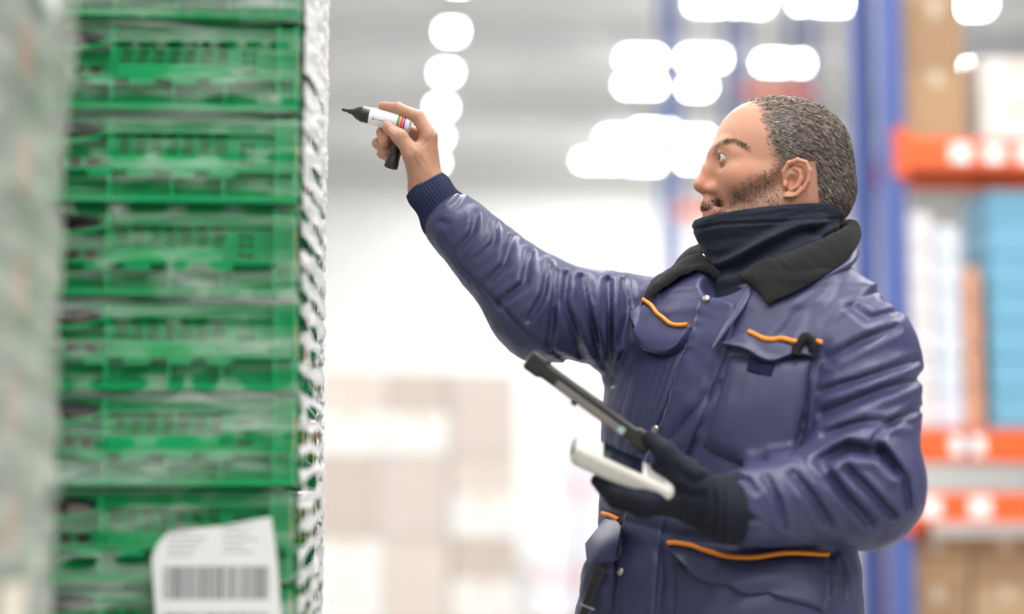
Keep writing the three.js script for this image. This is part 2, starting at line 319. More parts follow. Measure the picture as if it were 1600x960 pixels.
function holeRow(minLen, maxLen, skip) {
  return (row, s, y) => {
    const L = (y > 1.70 ? 0.034 : minLen + (maxLen - minLen) * hash(row, 3)), k = Math.round(s / L + hash(row, 1)), c = (k - hash(row, 1)) * L, w = L * (0.32 + 0.13 * hash(row * 3.1, k));
    if (hash(row * 1.7, k * 2.3) < skip) return null;
    return [c, w, (y > 1.70 ? 0.006 : 0.0085) * (0.75 + 0.4 * hash(k, row * 2.9))];
  };
}
{
  const top = baseY + LAYERS * CH - 0.01;
  const film = thing('stretch_film', 'clear ventilated stretch film with rows of oval holes around the marked crates', 'stretch film');
  const rip = (s, y) => 0.0020 * Math.sin(s * 640 + 5 * noise(s * 30, y * 30, 1)) + 0.002 * noise(s * 160, y * 90, 3);
  const relief = (s, y, zone) => {
    const wob = 0.0025 * noise(s * 14, y * 60, 2) + 0.0015 * noise(s * 30, y * 150, 8);
    if (zone === 0) return wob;
    const t = zone === 2 ? Math.min(1, Math.max(0, (s - 0.62) / 0.5)) : 0;
    const bulge = 0.020 * Math.sin(Math.PI * Math.min(1, t * 0.95)) * (0.8 + 0.35 * noise(y * 3.2, 1, 4));
    return wob + Math.max(0, bulge) + (zone === 2 ? rip(s, y) : 0);
  };
  const sl = (s, y) => (y < 1.28 ? 0.115 * (1.28 - y) / 0.25 * Math.max(0, s - 0.25) : 0.012 * s) + 0.006 * Math.sin(s * 4 + y * 9);
  const FR = 0.60, SD = 0.79, cut = FR + 0.02;
  const sub = (gap, s0, s1) => { const [f] = aroundStack(MAIN_X, MAIN_Z, FR, SD, gap); return [(s, y, r) => f(s + s0, y, (q, yy, z) => r(q, yy, z)), s1 - s0]; };
  const [pf, lf] = sub(0.009, 0, cut), [pi, li] = sub(0.005, 0, cut), [ps, ls] = sub(0.009, cut, FR + SD);
  part('front_layer', filmSheet(pf, lf, 0.2, top, { pitch: 0.0375, slope: sl, holes: holeRow(0.05, 0.12, 0.04), relief }), filmMat, film);
  part('inner_layer', filmSheet(pi, li, 0.2, top, { pitch: 0.0750, slope: sl, holes: (row, s) => { const L = 0.24, k = Math.round(s / L + hash(row, 9)), c = (k - hash(row, 9)) * L; return [c, 0.117, 0.0295]; }, relief }), filmMat, film);
  // at the side the film lies gathered in ropy white bands with long gaps between them
  part('side_bands', filmSheet(ps, ls, 0.2, top, { pitch: 0.0375, slope: (s, y) => sl(s + cut, y) + 0.004 * noise(s * 6, y * 20, 2), relief, holes: (row, s, y) => {
    const L = 0.13 + 0.08 * hash(row, 5), k = Math.round(s / L + hash(row, 1)), c = (k - hash(row, 1)) * L, open = Math.max(0, Math.min(1, (1.74 - y) / 0.35));
    return open < 0.08 || hash(row, k + 40) < 0.25 * (1 - open) ? null : [c, L * 0.492, 0.0115 * (0.35 + 0.65 * open) * (0.8 + 0.5 * hash(row * 1.3, 2))];
  } }), bandMat, film);
  // small torn tails of film at the far edge
  const tail = new THREE.PlaneGeometry(0.05, 0.03, 10, 6); { const p = tail.attributes.position; for (let i = 0; i < p.count; i++) { const x = p.getX(i), y = p.getY(i); p.setXYZ(i, x, y * (1 - (x + 0.025) / 0.06) + 0.006 * Math.sin(x * 260), 0.006 * Math.sin(x * 190 + y * 300)); } tail.computeVertexNormals(); }
  for (const [y, sc] of [[1.03, 0.7], [0.985, 0.9]]) { const m = part('film_tail', tail, filmMat, film); m.position.set(MAIN_X + 0.030, y, MAIN_Z - 0.42); m.scale.setScalar(sc); m.rotation.y = 0.4; }
  const cloud = thing('stretch_film', 'cloudy layered stretch film around the neighbouring crate stack', 'stretch film');
  const [p3, l3] = aroundStack(NEAR_X, NEAR_Z, 0.59, 0.805, 0.012);
  const g3 = filmSheet(p3, l3, 0.2, top, { pitch: 0.06, slope: () => 0, holes: () => null, step: 0.008, stepY: 0.006, relief: (s, y, zone) => 0.006 * noise(s * 9, y * 25, 6) + 0.003 * noise(s * 30, y * 90, 2) + (zone === 2 ? 0.016 * Math.sin(Math.PI * Math.min(1, (s - 0.6) / 0.95)) + 0.012 * Math.max(0, Math.min(1, (y - 1.50) / 0.12)) : 0) });
  part('side_sheet', g3, cloudFilm, cloud);
  // the film turns round the far corner of the cloudy stack
  const back = new THREE.PlaneGeometry(0.59, top - 0.2, 60, 200); { const p = back.attributes.position; for (let i = 0; i < p.count; i++) p.setZ(i, 0.004 * noise(p.getX(i) * 20, p.getY(i) * 25, 3)); back.computeVertexNormals(); back.rotateY(Math.PI); }
  part('back_sheet', back, cloudFilm, cloud).position.set(NEAR_X - 0.29, (top + 0.2) / 2, NEAR_Z - 0.83);
}
// ---------------------------------------------------------------- paper labels on the film
function paperLabel(pts, z, tex, name, label, curl) {          // pts: outline in metres around its middle, drawn by uv
  const s = new THREE.Shape(pts.map(([x, y]) => new THREE.Vector2(x, y)));
  const xs = pts.map((p) => p[0]), ys = pts.map((p) => p[1]), x0 = Math.min(...xs), x1 = Math.max(...xs), y0 = Math.min(...ys), y1 = Math.max(...ys);
  const nx = 40, ny = 40, pos = [], uv = [], idx = [];
  const inside = (x, y) => { let c = false; for (let i = 0, j = pts.length - 1; i < pts.length; j = i++) { const [xi, yi] = pts[i], [xj, yj] = pts[j]; if ((yi > y) !== (yj > y) && x < (xj - xi) * (y - yi) / (yj - yi) + xi) c = !c; } return c; };
  const g = new THREE.ExtrudeGeometry(s, { depth: 0.0006, bevelEnabled: false });
  const p = g.attributes.position, u = g.attributes.uv;
  for (let i = 0; i < p.count; i++) { u.setXY(i, (p.getX(i) - x0) / (x1 - x0), (p.getY(i) - y0) / (y1 - y0)); p.setZ(i, p.getZ(i) + curl(p.getX(i), p.getY(i))); }
  g.computeVertexNormals();
  const m = part(name, g, std(0xffffff, 0.6, { map: tex }), scene); m.name = numbered(name); tag(m, label, 'label');
  return m;
}
{
  const tex = canvasTexture(512, 640, (c, w, h) => {
    c.fillStyle = '#dededc'; c.fillRect(0, 0, w, h);
    c.fillStyle = '#8b8b8b'; for (let k = 0; k < 5; k++) { c.fillRect(60, 62 + k * 24, 90 + (k * 53) % 70, 6); c.fillRect(270, 40 + k * 26, 60 + (k * 37) % 90, 6); }
    c.fillStyle = '#a5a5a5'; c.fillRect(60, 36, 330, 5);
    for (const [y0, y1] of [[205, 345], [400, 545]]) { let x = 45, k = y0; while (x < 450) { const bw = 2 + 7 * hash(k, 1), gap = 2 + 6 * hash(k, 2); c.fillStyle = '#3a3a40'; c.fillRect(x, y0, bw, y1 - y0); x += bw + gap; k++; } }
  });
  const zF = MAIN_Z + 0.022, P = (px, py) => { const p = onPlaneZ(px, py, zF); return [p.x, p.y]; };
  const raw = [P(237, 872), P(246, 850), P(264, 831), P(345, 822), P(424, 808), P(432, 868), P(444, 1030), P(250, 1050)], cx = raw.reduce((a, p) => a + p[0], 0) / 8, cy = raw.reduce((a, p) => a + p[1], 0) / 8;
  const m = paperLabel(raw.map(([x, y]) => [x - cx, y - cy]), zF, tex, 'paper_label', 'white paper label with two barcodes stuck on the wrapped green crates', () => 0);
  m.position.set(cx, cy, zF);
  const blank = canvasTexture(64, 64, (c, w, h) => { c.fillStyle = '#f3f3f2'; c.fillRect(0, 0, w, h); });
  const side = (y0, y1, z0, z1, label, color) => { const g = rbox(0.001, y1 - y0, z1 - z0, 0.0004, 1); const m2 = part('paper_label', g, std(color, 0.6), scene); m2.name = numbered('paper_label'); tag(m2, label, 'label'); m2.position.set(NEAR_X + (y0 > 1.4 ? 0.045 : 0.034), (y0 + y1) / 2, (z0 + z1) / 2); };
  side(1.60, 1.95, -1.80, -1.72, 'blank white paper strip high on the cloudy film', 0xf0f0f0);
  side(0.80, 1.055, -1.78, -1.66, 'beige paper sheet low on the cloudy film', 0xe6dccb);
}

// ---------------------------------------------------------------- distance fields and their meshes
const sub3 = (a, b) => [a[0] - b[0], a[1] - b[1], a[2] - b[2]];
const smin = (a, b, k) => { const h = Math.max(k - Math.abs(a - b), 0) / k; return Math.min(a, b) - h * h * k * 0.25; };
const smax = (a, b, k) => -smin(-a, -b, k);
const clamp = (x, a = 0, b = 1) => x < a ? a : x > b ? b : x;
const sstep = (a, b, x) => { const t = clamp((x - a) / (b - a)); return t * t * (3 - 2 * t); };
function cone(p, a, b, ra, rb) {                                // distance to the tapered capsule between two joints
  const bx = b[0] - a[0], by = b[1] - a[1], bz = b[2] - a[2], px = p[0] - a[0], py = p[1] - a[1], pz = p[2] - a[2];
  const t = clamp((px * bx + py * by + pz * bz) / (bx * bx + by * by + bz * bz)), x = px - bx * t, y = py - by * t, z = pz - bz * t;
  return Math.sqrt(x * x + y * y + z * z) - (ra + (rb - ra) * t);
}
const ball = (p, c, r) => Math.hypot(p[0] - c[0], p[1] - c[1], p[2] - c[2]) - r;
function ell(p, c, rx, ry, rz) { const x = (p[0] - c[0]) / rx, y = (p[1] - c[1]) / ry, z = (p[2] - c[2]) / rz, k = Math.sqrt(x * x + y * y + z * z), g = Math.sqrt(x * x / (rx * rx) + y * y / (ry * ry) + z * z / (rz * rz)); return g < 1e-6 ? -Math.min(rx, ry, rz) : k * (k - 1) / g; }
function chain(p, joints, radii, k) { let d = 1e9; for (let i = 0; i + 1 < joints.length; i++) { const e = cone(p, joints[i], joints[i + 1], radii[i], radii[i + 1]); d = d > 1e8 ? e : smin(d, e, k); } return d; }
// surface nets: one vertex per cell the surface crosses, pulled onto the surface
function meshField(f, lo, hi, cell, slack = 1.6) {
  const n = [0, 1, 2].map((k) => Math.ceil((hi[k] - lo[k]) / cell) + 1), [nx, ny, nz] = n, B = 8, val = new Float32Array(nx * ny * nz), p = [0, 0, 0];
  const reach = B * cell * Math.sqrt(3) * 0.5 * slack;
  for (let bz = 0; bz < nz; bz += B) for (let by = 0; by < ny; by += B) for (let bx = 0; bx < nx; bx += B) {
    p[0] = lo[0] + (bx + B / 2) * cell; p[1] = lo[1] + (by + B / 2) * cell; p[2] = lo[2] + (bz + B / 2) * cell;
    const c = f(p), far = Math.abs(c) > reach;
    for (let z = bz; z < Math.min(bz + B, nz); z++) for (let y = by; y < Math.min(by + B, ny); y++) for (let x = bx; x < Math.min(bx + B, nx); x++) {
      if (far) { val[(z * ny + y) * nx + x] = c; continue; }
      p[0] = lo[0] + x * cell; p[1] = lo[1] + y * cell; p[2] = lo[2] + z * cell; val[(z * ny + y) * nx + x] = f(p);
    }
  }
  const id = new Int32Array(nx * ny * nz).fill(-1), pos = [], idx = [], sx = 1, sy = nx, sz = nx * ny;
  for (let z = 0; z < nz - 1; z++) for (let y = 0; y < ny - 1; y++) for (let x = 0; x < nx - 1; x++) {
    const o = (z * ny + y) * nx + x; let m = 0;
    for (let k = 0; k < 8; k++) if (val[o + (k & 1) * sx + (k >> 1 & 1) * sy + (k >> 2) * sz] < 0) m |= 1 << k;
    if (m === 0 || m === 255) continue;
    let cx = 0, cy = 0, cz = 0, c = 0;
    for (let a = 0; a < 8; a++) for (let e = 0; e < 3; e++) {
      if (a >> e & 1) continue; const b = a | 1 << e; if ((m >> a & 1) === (m >> b & 1)) continue;
      const va = val[o + (a & 1) * sx + (a >> 1 & 1) * sy + (a >> 2) * sz], vb = val[o + (b & 1) * sx + (b >> 1 & 1) * sy + (b >> 2) * sz], t = va / (va - vb);
      cx += (a & 1) + (e === 0 ? t : 0); cy += (a >> 1 & 1) + (e === 1 ? t : 0); cz += (a >> 2) + (e === 2 ? t : 0); c++;
    }
    id[o] = pos.length / 3;
    const q = [lo[0] + (x + cx / c) * cell, lo[1] + (y + cy / c) * cell, lo[2] + (z + cz / c) * cell], e = cell * 0.3;
    const d = f(q), gx = (f([q[0] + e, q[1], q[2]]) - d) / e, gy = (f([q[0], q[1] + e, q[2]]) - d) / e, gz = (f([q[0], q[1], q[2] + e]) - d) / e, g2 = gx * gx + gy * gy + gz * gz;
    if (g2 > 0.05) { const s = clamp(d / g2, -cell * 0.6, cell * 0.6); q[0] -= gx * s; q[1] -= gy * s; q[2] -= gz * s; }
    pos.push(q[0], q[1], q[2]);
  }
  const quad = (a, b, c, d, flip) => { if (a < 0 || b < 0 || c < 0 || d < 0) return; if (flip) idx.push(a, c, b, a, d, c); else idx.push(a, b, c, a, c, d); };
  for (let z = 1; z < nz - 1; z++) for (let y = 1; y < ny - 1; y++) for (let x = 1; x < nx - 1; x++) {
    const o = (z * ny + y) * nx + x, s = val[o] < 0;
    if (s !== val[o + sx] < 0) quad(id[o - sy - sz], id[o - sz], id[o], id[o - sy], !s);
    if (s !== val[o + sy] < 0) quad(id[o - sx - sz], id[o - sx], id[o], id[o - sz], !s);
    if (s !== val[o + sz] < 0) quad(id[o - sx - sy], id[o - sy], id[o], id[o - sx], !s);
  }
  const g = new THREE.BufferGeometry(); g.setAttribute('position', new THREE.Float32BufferAttribute(pos, 3)); g.setIndex(idx); g.computeVertexNormals();
  return g;
}
function paint(g, f) { const p = g.attributes.position, n = g.attributes.normal, c = new Float32Array(p.count * 3); for (let i = 0; i < p.count; i++) { const v = f([p.getX(i), p.getY(i), p.getZ(i)], [n.getX(i), n.getY(i), n.getZ(i)]); c.set(v, i * 3); } g.setAttribute('color', new THREE.BufferAttribute(c, 3)); return g; }
const mix3 = (a, b, t) => [a[0] + (b[0] - a[0]) * t, a[1] + (b[1] - a[1]) * t, a[2] + (b[2] - a[2]) * t];
// parametric sheet: f(u, v) -> [x, y, z]
function sheet(f, nu, nv) { const pos = [], idx = [], uv = []; for (let j = 0; j <= nv; j++) for (let i = 0; i <= nu; i++) { const q = f(i / nu, j / nv); pos.push(q[0], q[1], q[2]); uv.push(i / nu, j / nv); } for (let j = 0; j < nv; j++) for (let i = 0; i < nu; i++) { const a = j * (nu + 1) + i, b = a + 1, c = a + nu + 1, d = c + 1; idx.push(a, b, d, a, d, c); } const g = new THREE.BufferGeometry(); g.setAttribute('position', new THREE.Float32BufferAttribute(pos, 3)); g.setAttribute('uv', new THREE.Float32BufferAttribute(uv, 2)); g.setIndex(idx); g.computeVertexNormals(); return g; }
const along = (pts, t) => { const n = pts.length - 1, x = clamp(t) * n, i = Math.min(n - 1, Math.floor(x)), q = x - i; const P = (k) => pts[clamp(k, 0, n)], a = P(i - 1), b = P(i), c = P(i + 1), d = P(i + 2); return b.map((_, k) => 0.5 * (2 * b[k] + (c[k] - a[k]) * q + (2 * a[k] - 5 * b[k] + 4 * c[k] - d[k]) * q * q + (3 * b[k] - a[k] - 3 * c[k] + d[k]) * q * q * q)); };

// ---------------------------------------------------------------- the man
// his own axes: x to the right of the camera, y up from the floor, z towards the camera; the origin lies on the floor below him
const DH = FOCUS * Math.cos(PITCH), SP = Math.sin(PITCH), CP = Math.cos(PITCH);
function M(px, py, z = 0) {
  const a = (px - 800) / FPX, b = (480 - py) / FPX, dy = SP + CP * b, dz = -CP + SP * b, t = (z - DH) / dz;
  return [a * t, EYE + dy * t, z];
}
function toPx(p) { const rx = p[0], ry = p[1] - EYE, rz = p[2] - DH, d = ry * SP - rz * CP, up = ry * CP + rz * SP; return [800 + rx / d * FPX, 480 - up / d * FPX]; }
const man = thing('person', 'man in padded navy jacket and neck warmer writing on the stack with a marker', 'person');
man.position.set(DH * Math.sin(YAW), 0, -DH * Math.cos(YAW)); man.rotation.y = -YAW;
const EYEP = [0, EYE, DH];
const lit = (r, g, b) => [r, g, b];

// ----- skin: head
const HZ = 0.0;
const H = (px, py, z = 0) => M(px, py, HZ + z);
const hp = {
  cran: H(1234, 243), fore: H(1184, 232), face: H(1172, 285), nape: H(1290, 300), neckTop: H(1245, 320), neckLow: H(1225, 470), chin: H(1124, 366),
  br0: H(1113, 243), nTip: H(1094, 289), nTop: H(1106, 265), sub: H(1107, 305), lipU: H(1106, 323), lipL: H(1108, 338),
};
const EYEC = H(1137, 246, 0.031), S2 = [1, -1];
const hj = S2.map((s) => ({
  jaw: H(1222, 322, s * 0.050), jawF: H(1135, 362, s * 0.022), cheek: H(1158, 278, s * 0.044), browA: H(1124, 234, s * 0.010), browB: H(1136, 230, s * 0.034), browC: H(1154, 240, s * 0.050),
  sock: H(1122, 249, s * 0.033), wing: H(1113, 295, s * 0.011), nos: H(1106, 303, s * 0.0065), eye: H(1135, 246, s * 0.032), lipC: H(1124, 331, s * 0.022), temple: H(1180, 235, s * 0.066), fold: H(1122, 306, s * 0.026), zyg: H(1195, 272, s * 0.060),
}));
const noseBack = [H(1115, 258), H(1108, 291)];
function headField(p) {
  let d = ell(p, hp.cran, 0.0985, 0.0925, 0.076);
  d = smin(d, ell(p, hp.fore, 0.070, 0.074, 0.066), 0.03);
  d = smin(d, ell(p, hp.face, 0.057, 0.078, 0.056), 0.03);
  d = smin(d, ball(p, hp.nape, 0.045), 0.04);
  d = smin(d, cone(p, hp.neckTop, hp.neckLow, 0.060, 0.066), 0.03);
  d = smin(d, ball(p, hp.chin, 0.022), 0.03);
  for (let i = 0; i < 2; i++) {
    const j = hj[i];
    d = smin(d, cone(p, j.jaw, j.jawF, 0.021, 0.020), 0.03);
    d = smin(d, ball(p, j.cheek, 0.0215), 0.025);
    d = smin(d, cone(p, j.zyg, j.cheek, 0.010, 0.016), 0.02);
    d = smin(d, cone(p, j.browA, j.browB, 0.0100, 0.0105), 0.014);
    d = smin(d, cone(p, j.browB, j.browC, 0.0105, 0.008), 0.014);
  }
  for (let i = 0; i < 2; i++) d = smax(d, -ball(p, hj[i].sock, 0.0130), 0.014);
  // nose
  let n = smin(cone(p, hp.br0, hp.nTop, 0.0080, 0.0085), cone(p, hp.nTop, hp.nTip, 0.0085, 0.0098), 0.008);
  n = smin(n, cone(p, hp.nTip, hp.sub, 0.0085, 0.0070), 0.008);
  for (let i = 0; i < 2; i++) n = smin(n, ell(p, hj[i].wing, 0.0115, 0.0085, 0.0075), 0.006);
  n = smin(n, cone(p, noseBack[0], noseBack[1], 0.0085, 0.0105), 0.008);
  d = smin(d, n, 0.012);
  for (let i = 0; i < 2; i++) d = smax(d, -ell(p, hj[i].nos, 0.0055, 0.0035, 0.0032), 0.003);
  // lips
  for (let i = 0; i < 2; i++) { d = smin(d, cone(p, hp.lipU, hj[i].lipC, 0.0085, 0.004), 0.009); d = smin(d, cone(p, hp.lipL, hj[i].lipC, 0.0085, 0.004), 0.008); }
  d = smin(d, cone(p, H(1113, 304, 0), H(1109, 320, 0), 0.009, 0.010), 0.008);
  const mouth = H(1100, 330, 0); d = smax(d, -(Math.max(Math.abs(p[1] - mouth[1]) - 0.0004, Math.abs(p[2]) - 0.021, p[0] - mouth[0] - 0.008)), 0.0025);
  // lids: a shell around each eyeball with an opening
  for (let i = 0; i < 2; i++) {
    const e = hj[i].eye, q = sub3(p, e);
    let lid = Math.hypot(q[0], q[1], q[2]) - 0.0150;
    const w = clamp(1 - Math.pow((q[2] * (i ? -1 : 1) + 0.001) / 0.0160, 2)), op = 0.0060 * Math.sqrt(w);
    const slit = Math.max(Math.abs(q[1] + 0.0006 - (q[0] + 0.012) * 0.02) - op, q[0] - 0.003);
    lid = smax(lid, -slit, 0.0016);
    d = smin(d, lid, 0.006);
    d = smax(d, -Math.max(slit, Math.hypot(q[0], q[1], q[2]) - 0.0165), 0.0012);
  }
  return d;
}
const faceSkin = [0.45, 0.232, 0.145], redSkin = [0.46, 0.17, 0.112], lipSkin = [0.40, 0.155, 0.125], scalp = [0.25, 0.185, 0.145], browHair = [0.035, 0.022, 0.017];
// how much hair grows at a point of the head, read in picture coordinates of its profile
const hairline = [[146, 1128], [156, 1150], [165, 1170], [185, 1180], [205, 1188], [225, 1192], [245, 1196], [262, 1206], [275, 1214], [290, 1216]];
function hairAt(p) {
  const [x, y] = toPx([p[0], p[1], 0]), z = Math.abs(p[2] - HZ);
  let hx = hairline[hairline.length - 1][1];
  for (let i = 0; i + 1 < hairline.length; i++) if (y < hairline[i + 1][0]) { const t = clamp((y - hairline[i][0]) / (hairline[i + 1][0] - hairline[i][0])); hx = hairline[i][1] + (hairline[i + 1][1] - hairline[i][1]) * t; break; }
  let t = sstep(-10, 16, x - hx + 9 * noise(y * 0.12, z * 40, 3)) * (0.45 + 0.55 * Math.max(sstep(0, 60, x - hx), sstep(175, 200, y)));
  t *= 1 - sstep(-5, 5, y - (x < 1262 ? 262 + clamp((1225 - x) / 25) * 25 : 262 + (x - 1262) * 8));   // above the ear, down to the nape behind it
  return t;
}
function beardAt(p) {
  const [x, y] = toPx([p[0], p[1], 0]), z = Math.abs(p[2] - HZ);
  const line = x > 1190 ? 280 - (x - 1190) * 0.8 : x > 1150 ? 298 - (x - 1150) * 0.45 : 298 + (1150 - x) * 0.8, cheek = sstep(-9, 10, y - line + 6 * noise(x * 0.15, y * 0.15, 9)) * sstep(1124, 1142, x) * (1 - sstep(1202, 1216, x - (y - 290) * 0.06));
  const stache = 0.75 * sstep(308, 316, y) * (1 - sstep(327, 331, y)) * (1 - sstep(0.022, 0.028, z)) * (1 - sstep(1122, 1132, x));
  const chin = sstep(344, 350, y) * (x < 1150 ? 1 : 0);
  const corner = 0.5 * sstep(316, 322, y - (x - 1112) * 0.3) * sstep(1112, 1118, x) * (1 - sstep(1130, 1140, x));
  return [Math.max(cheek, chin) * 0.9, Math.max(stache, corner)];
}
function browAt(p) { const [x, y] = toPx([p[0], p[1], 0]); const c = 231 + Math.abs(x - 1132) * 0.06 + (x > 1140 ? (x - 1140) * 0.55 : 0); return (1 - sstep(2.5, 7, Math.abs(y - c))) * sstep(1110, 1118, x) * (1 - sstep(1156, 1164, x)); }
function skinColor(p) {
  const [x, y] = toPx([p[0], p[1], 0]);
  const mottle = noise(p[0] * 60, p[1] * 60, p[2] * 60) * 0.5 + noise(p[0] * 160, p[1] * 160, p[2] * 160) * 0.5;
  let c = mix3(faceSkin, redSkin, clamp(0.18 + 0.25 * mottle + 0.40 * Math.exp(-(((x - 1098) / 22) ** 2 + ((y - 288) / 20) ** 2)) + 0.35 * Math.exp(-(((x - 1150) / 26) ** 2 + ((y - 285) / 20) ** 2)) * 0.8));
  if (y > 322 && y < 341 && x < 1122) c = mix3(c, lipSkin, 0.7);
  const [b, m] = beardAt(p);
  c = mix3(c, [0.29, 0.16, 0.115], 0.50 * b); c = mix3(c, [0.20, 0.12, 0.09], 0.6 * m);
  c = mix3(c, browHair, 0.5 * browAt(p));
  return mix3(c, scalp, 0.86 * hairAt(p));
}
const headGeo = meshField(headField, [H(1070, 0)[0], H(0, 420)[1], -0.10], [H(1350, 0)[0], H(0, 138)[1], 0.10], 0.0022, 2.6);
// ----- ear, on a finer grid
const E = (px, py, z) => H(px, py, z);
function earField(side) {
  const s = side, z0 = 0.069, P = (x, y, z) => E(x, y, s * z);
  const helix = [P(1226, 284, z0 + 0.006), P(1224, 268, z0 + 0.009), P(1232, 255, z0 + 0.013), P(1246, 250, z0 + 0.016), P(1259, 254, z0 + 0.018), P(1265, 267, z0 + 0.019), P(1263, 282, z0 + 0.018), P(1255, 295, z0 + 0.015), P(1244, 304, z0 + 0.012), P(1232, 309, z0 + 0.010)];
  const hr = [0.0028, 0.0034, 0.0036, 0.0038, 0.0038, 0.0038, 0.0036, 0.0036, 0.0042, 0.0055];
  const anti = [P(1240, 262, z0 + 0.010), P(1250, 268, z0 + 0.014), P(1252, 280, z0 + 0.014), P(1246, 291, z0 + 0.012), P(1236, 297, z0 + 0.010)], ar = [0.0026, 0.0036, 0.0042, 0.0042, 0.0034];
  const lobe = P(1231, 307, z0 + 0.008), tragus = P(1227, 289, z0 + 0.008), disc = P(1246, 277, z0 + 0.006), bowl = P(1238, 284, z0 + 0.013), root = P(1236, 282, z0 - 0.004);
  return (p) => {
    let d = ell(p, disc, 0.0205, 0.0270, 0.0050);
    d = smin(d, ell(p, root, 0.014, 0.024, 0.014), 0.006);
    d = smax(d, -ell(p, bowl, 0.0095, 0.0115, 0.0100), 0.004);
    d = smin(d, chain(p, helix, hr, 0.002), 0.0025);
    d = smin(d, chain(p, anti, ar, 0.002), 0.003);
    d = smin(d, ell(p, lobe, 0.0078, 0.0075, 0.005), 0.004);
    d = smin(d, ell(p, tragus, 0.0042, 0.0058, 0.0045), 0.003);
    return d;
  };
}
const earGeos = S2.map((s) => { const a = E(1205, 322, 0), b = E(1278, 240, 0); return paint(meshField(earField(s), [a[0], a[1], s > 0 ? 0.050 : -0.100], [b[0], b[1], s > 0 ? 0.100 : -0.050], 0.0013), (p) => mix3(faceSkin, redSkin, clamp(0.45 + 0.5 * noise(p[0] * 90, p[1] * 90, 2)))); });
// ----- skin: the writing hand
const hand = {
  wrist: M(668, 296, -0.004), arm: M(700, 345, 0.0), mcp: [M(671, 213, 0.017), M(668, 216, -0.004), M(663, 222, -0.024), M(656, 231, -0.042)],
  index: [M(671, 213, 0.017), M(653, 183, 0.016), M(622, 169, 0.010), M(598, 166, 0.005)], ir: [0.0125, 0.0105, 0.0088, 0.0074],
  middle: [M(668, 216, -0.004), M(618, 198, -0.026), M(597, 207, -0.014), M(600, 224, 0.002)], mr: [0.0115, 0.0098, 0.0090, 0.0078],
  ring: [M(663, 222, -0.024), M(610, 209, -0.040), M(590, 224, -0.026), M(603, 240, -0.008)], rr: [0.0110, 0.0094, 0.0086, 0.0076],
  pinky: [M(656, 231, -0.042), M(612, 226, -0.052), M(597, 240, -0.040), M(611, 251, -0.024)], pr: [0.0100, 0.0085, 0.0078, 0.0068],
  thumb: [M(657, 272, 0.012), M(645, 241, 0.029), M(625, 214, 0.034), M(606, 199, 0.026)], tr: [0.0185, 0.0142, 0.0118, 0.0092],
};
function handField(p) {
  let d = cone(p, hand.arm, hand.wrist, 0.031, 0.0265);
  let palm = 1e9;
  hand.mcp.forEach((m, i) => { const e = cone(p, hand.wrist, m, 0.021, [0.0128, 0.0122, 0.0115, 0.0105][i]); palm = i ? smin(palm, e, 0.014) : e; });
  d = smin(d, palm, 0.018);
  d = smin(d, cone(p, hand.wrist, hand.thumb[1], 0.021, 0.0145), 0.016);
  for (const [j, r] of [[hand.index, hand.ir], [hand.middle, hand.mr], [hand.ring, hand.rr], [hand.pinky, hand.pr]]) d = smin(d, chain(p, j, r, 0.004), 0.005);
  d = smin(d, chain(p, hand.thumb, hand.tr, 0.006), 0.010);
  // web between thumb and forefinger
  d = smin(d, cone(p, M(652, 238, 0.018), M(664, 222, 0.012), 0.009, 0.010), 0.012);
  // creases of the skin
  const [x, y] = toPx(p);
  for (const [ax, ay, bx, by, w, dep] of [[666, 222, 694 - 12, 203, 1.6, 0.0010], [660, 228, 676, 216, 1.4, 0.0009], [640, 232, 655, 262, 2.2, 0.0008], [648, 250, 662, 274, 2.0, 0.0007], [655, 196, 646, 182, 1.5, 0.0007], [618, 221, 632, 210, 1.5, 0.0007], [650, 240, 668, 262, 2, 0.0007], [626, 222, 636, 214, 1.4, 0.0006]]) {
    const ux = bx - ax, uy = by - ay, t = clamp(((x - ax) * ux + (y - ay) * uy) / (ux * ux + uy * uy)), q = Math.hypot(x - ax - ux * t, y - ay - uy * t);
    if (p[2] > -0.012) d += dep * Math.exp(-(q * q) / (w * w));
  }
  return d;
}
const handSkin = [0.44, 0.24, 0.155];
const nail = M(613, 199, 0.035);
const handGeo = paint(meshField(handField, [M(560, 0)[0], M(0, 372)[1], -0.085], [M(716, 0)[0], M(0, 148)[1], 0.062], 0.0022), (p) => {
  const n = noise(p[0] * 90, p[1] * 90, p[2] * 90), [x, y] = toPx(p);
  let c = mix3(handSkin, redSkin, clamp(0.15 + 0.35 * n + 0.55 * Math.exp(-(((x - 598) / 14) ** 2 + ((y - 168) / 10) ** 2)) + 0.4 * Math.exp(-(((x - 604) / 12) ** 2 + ((y - 235) / 18) ** 2))));
  const q = Math.hypot((x - 614) * 0.8 + (y - 203) * 0.55, ((y - 203) * 0.8 - (x - 614) * 0.55) * 1.5);
  if (q < 7.5 && p[2] > 0.034) c = [0.56, 0.33, 0.26];
  return c;
});
// ----- the jacket as one field: trunk and two sleeves, each with its own folds
const TY = 38 * Math.PI / 180, LX = Math.cos(TY), LZ = Math.sin(TY);   // the chest is turned towards the stack
